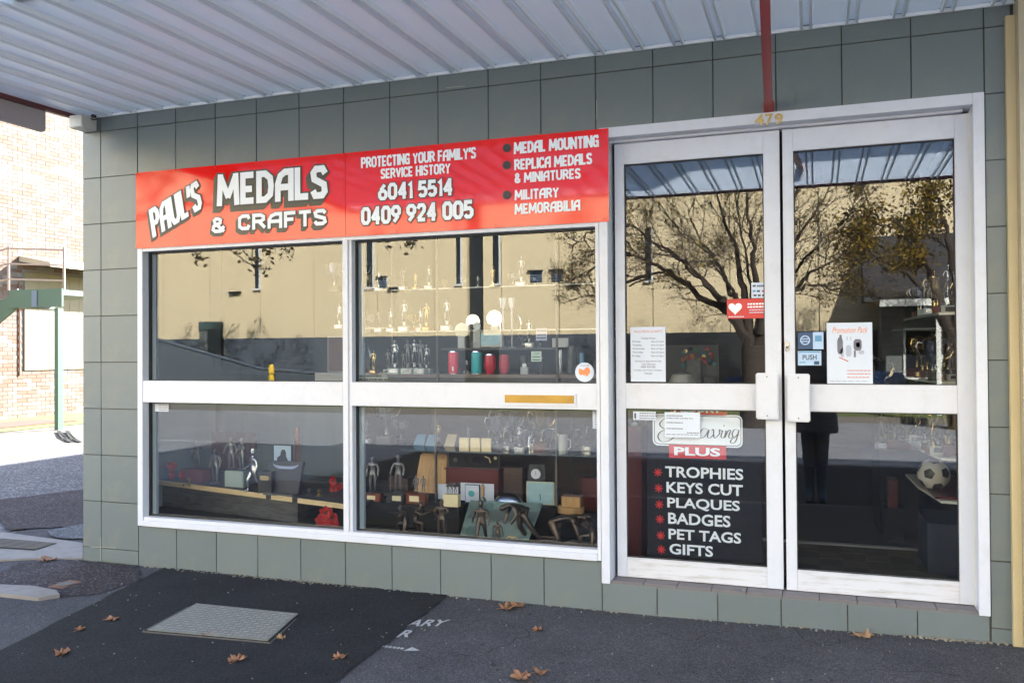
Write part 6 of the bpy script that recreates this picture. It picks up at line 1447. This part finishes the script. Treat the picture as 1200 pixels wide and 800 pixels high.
bx_('wood_block', 'darkb', 'dark brown wooden block at the right end of the bottom shelf', 'block', W(696, 430, .6).x, W(702, 430, .6).x, .6, .66, zC, W(698, 420, .6).z)
# small items on the glass shelf of the lower window
def gsh(x, yt, Y=.70): return W(x, yt, Y).z-GZ
trophy('cups', 453, 530, 470, .80, 'glass shelf trophy with a flared crystal bowl, far left', z=GZ)
for i, (x0, x1, y0, m_, lb) in enumerate(((484, 496, 487, 'sky', 'blue folded card, left of two'), (498, 511, 487, 'sky', 'blue folded card, right of two'), (520, 532, 486, 'cream', 'cream card leaning beside the blue cards'))):
    a, c = W(x0, 499, .85), W(x1, y0, .85); hz = GZ+(c.z-a.z)*1.0; b = B(); b.prism([(a.x, .85, GZ), (c.x, .85, GZ), (c.x, .90, hz), (a.x+.01, .90, hz)], (0, .004, 0)); tag(b.build('folded_card', K[m_]), lb, 'card')
t = thing('cream_plaque', W(560, 528, .62), 'cream plaque trio with a silver mount on the glass shelf', 'plaque')
for k in range(3): bx('plaque_face', K['cream'], t, W(538+k*13, 515, .62).x, W(549+k*13, 515, .62).x, .62, .64, GZ, W(556, 513, .62).z)
meshobj('mount', fig_mesh('kneelsilver', POS['kneel'], K['silver']), K['silver'], t, (W(549, 510, .66).x-t.location.x, .04, W(549, 513, .62).z-t.location.z), .11, .4)
for i, (x, yt, m_, kind) in enumerate(((582, 482, 'silver', 'cups'), (592, 492, 'silver', 'figs'), (599, 478, 'silver', 'cups'), (609, 494, 'silver', 'figs'), (615, 500, 'silver', 'cups'), (635, 474, 'gold', 'cupg'), (645, 496, 'silver', 'cups'))):
    trophy(kind, x, 527, yt, .68+.04*(i % 3), nm_[kind]+', '+['first', 'second', 'third', 'fourth', 'fifth', 'sixth', 'seventh'][i]+' from the left on the lower glass shelf', z=GZ)
t = thing('diamond_award', W(620, 495, .8), 'clear diamond shaped glass award on the glass shelf', 'award'); c_ = W(620, 494, .8); b = B(); s_ = .075
b.tube([c_+Vector((0, 0, s_)), c_+Vector((s_, 0, 0)), c_+Vector((0, 0, -s_)), c_+Vector((-s_, 0, 0)), c_+Vector((0, 0, s_))], .006, 4); b.tube([c_+Vector((0, 0, -s_)), Vector((c_.x, .8, GZ))], .008, 5); b.build('diamond', K['chrome'], t)
t = thing('white_mug', W(660, 530, .66), 'pale grey china mug on the lower glass shelf', 'mug'); p = W(660, 530, .66); p.z = GZ; h_ = W(660, 509, .66).z-GZ
b = B(); b.lathe([(.030, 0), (.031, .003), (.031, h_), (.028, h_), (.027, .006), (.0001, .006)], p, seg=24); b.build('mug_body', K['mugw'], t, smooth=True); b = B(); b.tube([p+Vector((.03, 0, h_*.8)), p+Vector((.05, 0, h_*.7)), p+Vector((.05, 0, h_*.35)), p+Vector((.03, 0, h_*.2))], .004, 5); b.build('mug_handle', K['mugw'], t)

# ---------- things seen through the doors
bx_('door_mat', 'mat1', 'chequered brown entrance mat inside the right door', 'mat', 3.72, 5.50, .26, 1.20, .1905, .197)
mt = bpy.data.objects['door_mat']; k = 0
for i in range(13):
    for j in range(5):
        if (i+j) % 2: bx('mat_square', K['mat2'], mt, 3.73+i*.136, 3.73+i*.136+.132, .28+j*.18, .28+j*.18+.17, .1975, .2005)
bx_('threshold_strip', quick('alust', (.30, .33, .36), rough=.4, metal=.6), 'thin metal threshold strip crossing the dark floor inside the doors', 'floor strip', 3.70, 5.70, 1.22, 1.26, .1905, .206)
# counter with bits behind left door
ct = thing('shop_counter', (4.2, 2.9, .2), 'dark shop counter loaded with small bright goods behind the left door', 'counter')
bx('counter_body', K['darkb'], ct, 3.1, 4.45, 2.8, 3.3, .19, 1.15); bx('counter_top', K['steel'], ct, 3.05, 4.5, 2.75, 3.35, 1.151, 1.18)
dp = thing('key_ring_rack', W(820, 420, 2.85), 'grey rack of colourful key rings on the counter', 'rack'); a, c = W(780, 432, 2.85), W(842, 404, 2.85)
bx('rack_board', quick('rackg', (.16, .17, .17), rough=.6), dp, a.x, c.x, 2.85, 2.87, 1.181, c.z)
rr = random.Random(6)
for k in range(26):
    x, y = rr.uniform(795, 840), rr.uniform(408, 428); q_ = W(x, y, 2.84); s_ = .017; b = B(); b.lathe([(s_, -.006), (s_, .006)], q_, axis='Y', seg=8); b.build('key_ring', K[rr.choice(['aqua', 'redmug', 'pink', 'green', 'orange', 'gold', 'sky', 'black'])], dp)
bx_('printed_box', quick('prbox', (.35, .36, .38), rough=.6, var=.4, vs=30), 'grey printed carton in front of the key ring rack', 'box', W(804, 430, 2.7).x, W(820, 430, 2.7).x, 2.76, 2.80, 1.181, W(812, 421, 2.76).z)
b = B(); p = W(831, 436, 2.78); b.lathe([(.045, 0), (.05, .06), (.048, .06)], (p.x, 2.80, 1.181), seg=16); tag(b.build('tin', quick('tin', (.3, .32, .3), rough=.4)), 'pale round tin right of the printed carton', 'tin')
b = B(); p = W(799, 449, 1.5); b.lathe([(.10, 0), (.098, .03), (.07, .085), (.0001, .105)], (p.x, 1.5, p.z-.02), seg=20); ch_ = b.build('sun_hat', K['ball'], None, smooth=True); tag(ch_, 'white cap on a stand seen low in the left door upper pane', 'cap')
bx_('cap_stand', 'black', 'black post stand carrying the white cap', 'stand', p.x-.03, p.x+.03, 1.47, 1.53, .19, p.z-.0205)
bx_('shelf_end', 'maroonw', 'brown shelf unit glimpsed left of the black sign board', 'shelf', W(735, 560, .5).x, W(752, 560, .5).x, .5, .9, .191, W(740, 500, .5).z)
trophy('figs', 744, 520, 500, .6, 'small silver trophy glimpsed left of the black sign board', z=W(740, 500, .5).z+.0005)
# white shelves, football and trophies on the right
rs = thing('white_shelving', (5.5, .9, .2), 'white angled shelving with football and trophies inside the right door', 'shelf')
def shelfpoly(px4, m_, nm='shelf_board', th=.018):
    b = B(); b.prism(px4, (0, 0, -th)); return b.build(nm, m_, rs)
Zs1, Zs2 = W(1100, 575, .8).z, W(1095, 528, .8).z
fx0, fx1 = W(1075, 581, .8).x, 5.70
for z_, mm_ in ((Zs1, 'trim'), (Zs2, 'trim'), (Zs2+.42, 'trim'), (Zs2+.80, 'acryl')): b = B(); b.prism([(fx0, 1.5, z_), (fx0+.02, .95, z_), (fx1-.25, .45, z_), (fx1, .40, z_), (fx1, 1.5, z_)], (0, 0, -.014)); b.build('shelf_board', K[mm_], rs)
bx('shelf_upright', K['trim'], rs, fx1-.002, fx1+.018, .38, 1.5, .19, 1.25); bx('shelf_upright', K['dark'], rs, fx1-.002, fx1+.018, .38, 1.5, 1.251, 2.1)
bx_('display_plinth', 'maroonw', 'dark red display base under the football', 'base', fx0+.06, fx1-.012, .50, 1.4, Zs1+.0005, Zs1+.012)
bx_('shelf_mat', 'dark', 'black mat on the white shelf above the football', 'mat', fx0+.05, fx1-.012, .50, 1.4, Zs2+.0004, Zs2+.0008) if False else None
# football
bl = thing('football', W(1094, 551, .85), 'white and black football on the white shelf inside the right door', 'ball'); br = .090
c_ = Vector((W(1094, 551, .85).x, .85, Zs1+br)); 
bm_ = bmesh.new(); bmesh.ops.create_icosphere(bm_, subdivisions=4, radius=br); ico = bmesh.new(); bmesh.ops.create_icosphere(ico, subdivisions=1, radius=1); cs = [v.co.normalized() for v in ico.verts]; ico.free()
rot = Matrix.Rotation(.35, 3, 'X') @ Matrix.Rotation(.5, 3, 'Z'); cs = [rot @ v for v in cs]
b = B(); b.addbm(bm_, Matrix.Translation(c_)); b.build('ball_skin', K['ball'], bl, smooth=True)
for v in cs:
    e1 = v.orthogonal().normalized(); e2 = v.cross(e1); b = B(); ctr = c_+v*(br*1.012)
    ring = [(c_+(v*math.cos(.37)+(e1*math.cos(k*1.2566)+e2*math.sin(k*1.2566))*math.sin(.37))*(br*1.006)) for k in range(5)]
    def sph(q, h_=1.006): return c_+(q-c_).normalized()*(br*h_)
    for k in range(5):
        p1, p2 = ring[k], ring[(k+1) % 5]; N_ = 4
        for i_ in range(N_):
            for j_ in range(N_-i_):
                def bc(a_, b_): return sph(ctr+(p1-ctr)*(a_/N_)+(p2-ctr)*(b_/N_))
                b.face([bc(i_, j_), bc(i_+1, j_), bc(i_, j_+1)])
                if j_ < N_-i_-1: b.face([bc(i_+1, j_), bc(i_+1, j_+1), bc(i_, j_+1)])
    b.build('black_patch', K['ballk'], bl)
rr = random.Random(12); kinds = ['cupg', 'figp', 'figs', 'figg', 'cups', 'figp', 'cupg']
def rank(i): return ['nearest the hinge', 'second', 'third', 'fourth', 'fifth', 'sixth', 'seventh', 'eighth', 'ninth', 'tenth', 'eleventh', 'twelfth'][i]
for row_, (z_, lo, hi, tall, Yr) in enumerate(((Zs2+.0005, 1078, 1112, .30, (.62, 1.2)), (Zs2+.4205, 1076, 1116, .28, (.62, 1.3)), (Zs2+.8005, 1078, 1114, .26, (.7, 1.3)))):
    for i in range(12):
        Y = Yr[0]+(Yr[1]-Yr[0])*(i % 4)/3; x = hi-(hi-lo)*i/11; p = W(x, 500, Y); k = kinds[(i*3+row_) % 7]
        if p.x > fx1-.04: p.x = fx1-.05
        if p.x < fx0+.06: p.x = fx0+.07
        Hh = tall*rr.uniform(.75, 1.15); o = trophy(k, x, 500, 460, Y, '%s on the %s white shelf inside the right door, %s' % (nm_[k], ['lower', 'middle', 'upper'][row_], rank(i)), rz=rr.uniform(-.5, .5), group='trophies crowded on the white shelving'); o.location = (p.x, Y, z_); o.scale = (Hh,)*3
# dark stand with trophies left of the football
bx_('dark_stand', 'dark', 'dark stepped stand of trophies left of the white shelving', 'stand', W(1030, 560, 1.7).x, W(1076, 560, 1.7).x, 1.7, 2.2, .191, .78)
for i in range(9):
    x = 1034+i*5; Y = 1.75+.14*(i % 3); p = W(x, 560, Y); k = kinds[(i*2+1) % 7]; o = trophy(k, x, 560, 520, Y, '%s on the dark stand left of the football, %s from the left' % (nm_[k], ['first', 'second', 'third', 'fourth', 'fifth', 'sixth', 'seventh', 'eighth', 'ninth'][i]), group='trophies on the dark stand'); o.location = (p.x, Y, .7805); o.scale = (rr.uniform(.26, .42),)*3
bx_('red_box', 'maroonw', 'red box at the foot of the dark trophy stand', 'box', W(1040, 570, 1.55).x, W(1051, 570, 1.55).x, 1.5, 1.65, W(1046, 577, 1.5).z-.10, W(1046, 562, 1.5).z)
bx_('box_stand', 'dark', 'black low block under the red box', 'stand', W(1036, 580, 1.5).x, W(1058, 580, 1.5).x, 1.48, 1.66, .191, W(1046, 577, 1.5).z-.1005)
bx_('blue_carton', quick('bluecart', (.008, .016, .035), rough=.7), 'dark blue carton on the floor at the lower right of the right door', 'carton', W(1080, 625, .9).x, 5.69, .62, 1.1, .191, W(1095, 603, .9).z)
# upper left pane: framed brown picture and a faint star trophy near the mullion
t, a, c = frame('framed_picture', 384, 403, 394, 436, .55, quick('greyfr', (.30, .30, .30), rough=.4), quick('brownpic', (.07, .03, .03), rough=.5), 'brown picture in a thin grey frame at the right of the upper left pane', 'picture frame', .006)
bx_('picture_shelf', quick('pshelf', (.3, .29, .27), rough=.5), 'pale shelf under the framed brown picture', 'shelf', W(369, 438, .5).x, 2.03, .5, .8, 1.1415, W(393, 436.5, .55).z-.0005)
trophy('cups', 392, 345, 308, .62, 'shining silver cup high in the upper left pane', z=W(392, 342, .62).z); trophy('figs', 398, 380, 350, .62, 'silver figure trophy under the high silver cup', z=W(398, 385, .62).z)
hg = thing('hanging_shelf', (1.93, .62, 1.7), 'two small clear shelves beside the mullion in the upper left pane', 'shelf')
bx('shelf_board', K['acryl'], hg, 1.76, 2.0, .54, .72, W(392, 342, .62).z-.007, W(392, 342, .62).z-.0005); bx('shelf_board', K['acryl'], hg, 1.76, 2.0, .54, .72, W(398, 385, .62).z-.007, W(398, 385, .62).z-.0005); bx('shelf_upright', K['steel'], hg, 2.001, 2.012, .60, .66, 1.1415, 2.28)
# ---------- second row of small trophies behind the door glass, cracks and gum on the pavement
for row_, z_ in enumerate((1.32, 1.62, 1.92)):
    bx_('glass_shelf', 'steel', 'dark narrow shelf of trophies deep inside the right door, %s' % ['lowest', 'middle one', 'topmost'][row_], 'shelf', 5.35, 7.0 if False else 5.715, 1.9, 2.2, z_-.012, z_-.0005)
# trophies massed on a dark tiered stand seen through the right door
bx_('tier_stand', 'dark', 'tall black tiered stand crowded with trophies inside the right door', 'stand', W(1024, 450, 2.5).x, 5.33, 2.5, 2.9, .191, 1.02)
x0_, x1_ = W(1026, 450, 2.5).x, 5.30; n_ = 0
for tier, (Y, z_) in enumerate(((2.56, 1.0205), (2.72, 1.0205))):
    for i in range(9):
        x = x0_+(x1_-x0_)*(i+.5*(tier % 2))/8.6; k = kinds[(i*2+tier) % 7]; p = Vector((x, Y, z_)); Hh = rr.uniform(.22, .42)
        o = trophy(k, 1050, 450, 430, Y, '%s in the %s row of the black tiered stand, %s from the left' % (nm_[k], ['front', 'back'][tier], ['first', 'second', 'third', 'fourth', 'fifth', 'sixth', 'seventh', 'eighth', 'ninth'][i]), rz=rr.uniform(-.6, .6), group='trophies on the tiered stand'); o.location = p; o.scale = (Hh,)*3
# more small stock crowded into the lower windows
for i, (x, yb, yt, Y, kind, lb) in enumerate(((430, 0, 500, .9, 'figp', 'faint pewter trophy far left on the lower glass shelf'), (470, 0, 496, .92, 'cups', 'small silver cup left of the blue cards'), (514, 0, 500, .92, 'figg', 'small gold figure between the blue and cream cards'), (575, 0, 492, .95, 'figs', 'slim silver figure behind the cream plaques'), (588, 0, 480, .97, 'cups', 'tall silver cup behind the cup row'), (604, 0, 486, .93, 'figp', 'pewter figure behind the cup row'), (626, 0, 488, .93, 'figs', 'silver figure behind the diamond award'), (640, 0, 492, .9, 'figp', 'pewter figure left of the china mug'), (676, 0, 500, .85, 'cups', 'small silver cup right of the china mug'), (688, 0, 494, .88, 'figp', 'pewter figure at the right end of the glass shelf'))):
    trophy(kind, x, 527, yt, Y, lb, z=GZ)
for i, (x0, x1, y0, y1, Y, m_, lb) in enumerate(((455, 478, 560, 588, .88, 'darkb', 'dark brown box behind the slouch hat figurine'), (590, 612, 548, 569, .80, 'darkb', 'dark wooden box between the maroon box and the desk clock'), (640, 652, 572, 592, .75, 'steel', 'grey steel box beside the seascape'), (682, 702, 560, 590, .80, 'maroonw', 'maroon box in the right rear corner'))):
    a, c = W(x0, y1, Y), W(x1, y0, Y); bx_('stock_box', m_, lb, 'box', a.x, c.x, Y, Y+.08, FL+.001, c.z)
for i, (x, yt, Y, m_, lb) in enumerate(((340, 552, .50, 'brass', 'small brass bell like ornament behind the navy display book'), (362, 560, .42, 'pewter', 'small dark ornament right of the navy display book'), (374, 566, .40, 'brass', 'little brass ornament near the right end of the pine shelf'), (222, 552, .46, 'brass', 'tiny brass ornament in front of the red case'))):
    z_ = zs(x); p = W(x, 560, Y); h_ = .05; b = B(); b.lathe([(.022, 0), (.018, .006), (.006, .02), (.016, .035), (.010, .046), (.0001, .05)], (p.x, Y, z_), seg=12); tag(b.build('ornament', K[m_], smooth=True), lb, 'ornament')
rr = random.Random(77); b = B()
def crack(x, y, a, n, w_):
    pts = []
    for k in range(n): pts.append((x, y)); a += rr.gauss(0, .45); x += math.cos(a)*.045; y += math.sin(a)*.045
    for k in range(n-1):
        (xa, ya), (xb_, yb_) = pts[k], pts[k+1]; d = Vector((xb_-xa, yb_-ya)); nn = Vector((-d.y, d.x)).normalized()*w_*(1-k/n*.7)
        if max(ya, yb_) > -.01 or min(ya, yb_) < -3: break
        z = lambda X, Y: gz(X, Y)+.0035
        b.face([(xa-nn.x, ya-nn.y, z(xa, ya)), (xb_-nn.x, yb_-nn.y, z(xb_, yb_)), (xb_+nn.x, yb_+nn.y, z(xb_, yb_)), (xa+nn.x, ya+nn.y, z(xa, ya))])
for (x, y, a, n) in ((3.1, -.9, .3, 26), (4.0, -.25, -1.0, 22), (4.9, -.15, -2.0, 18), (5.4, -.5, 2.6, 20), (3.6, -1.3, .1, 16), (.3, -.9, -.8, 14), (-.1, -1.1, .6, 12)): crack(x, y, a, n, .0022)
tag(b.build('pavement_cracks', K['dark']), kind='stuff')
b = B()
for k in range(46):
    X, Y = rr.uniform(2.95, 5.6), rr.uniform(-1.5, -.15); r_ = rr.uniform(.006, .016); b.face([(X+r_*math.cos(a)*rr.uniform(.8, 1.1), Y+r_*math.sin(a)*rr.uniform(.8, 1.1), gz(X, Y)+.0036) for a in [q*.785 for q in range(8)]])
tag(b.build('gum_spots', mat('trodden_gum', (.022, .022, .022), .8)), kind='stuff')
# worn pale rim of broken asphalt along the wall base
b = B()
for k in range(620):
    X = rr.choice([rr.gauss(1.5, .35), rr.gauss(1.5, .35), rr.gauss(5.5, .15), rr.uniform(.4, 5.6)]); Y = -abs(rr.gauss(0, .018))-.003; s_ = rr.uniform(.003, .009)
    if .35 < X < 5.68: b.prism([(X+s_*math.cos(a)*rr.uniform(.5, 1), Y+s_*math.sin(a)*rr.uniform(.5, 1), gz(X, Y)+s_*.55+.004) for a in (0, 1.2, 2.6, 3.8, 5.2)], (0, 0, -s_))
tag(b.build('wall_base_rubble', mat('pale_mortar_crumbs', (.26, .235, .19), .95, rnd=.3)), kind='stuff')
# drop unused prototypes
for k, o in protos.items():
    if k not in used_p:
        for ch in list(o.children): bpy.data.objects.remove(ch)
        bpy.data.objects.remove(o)
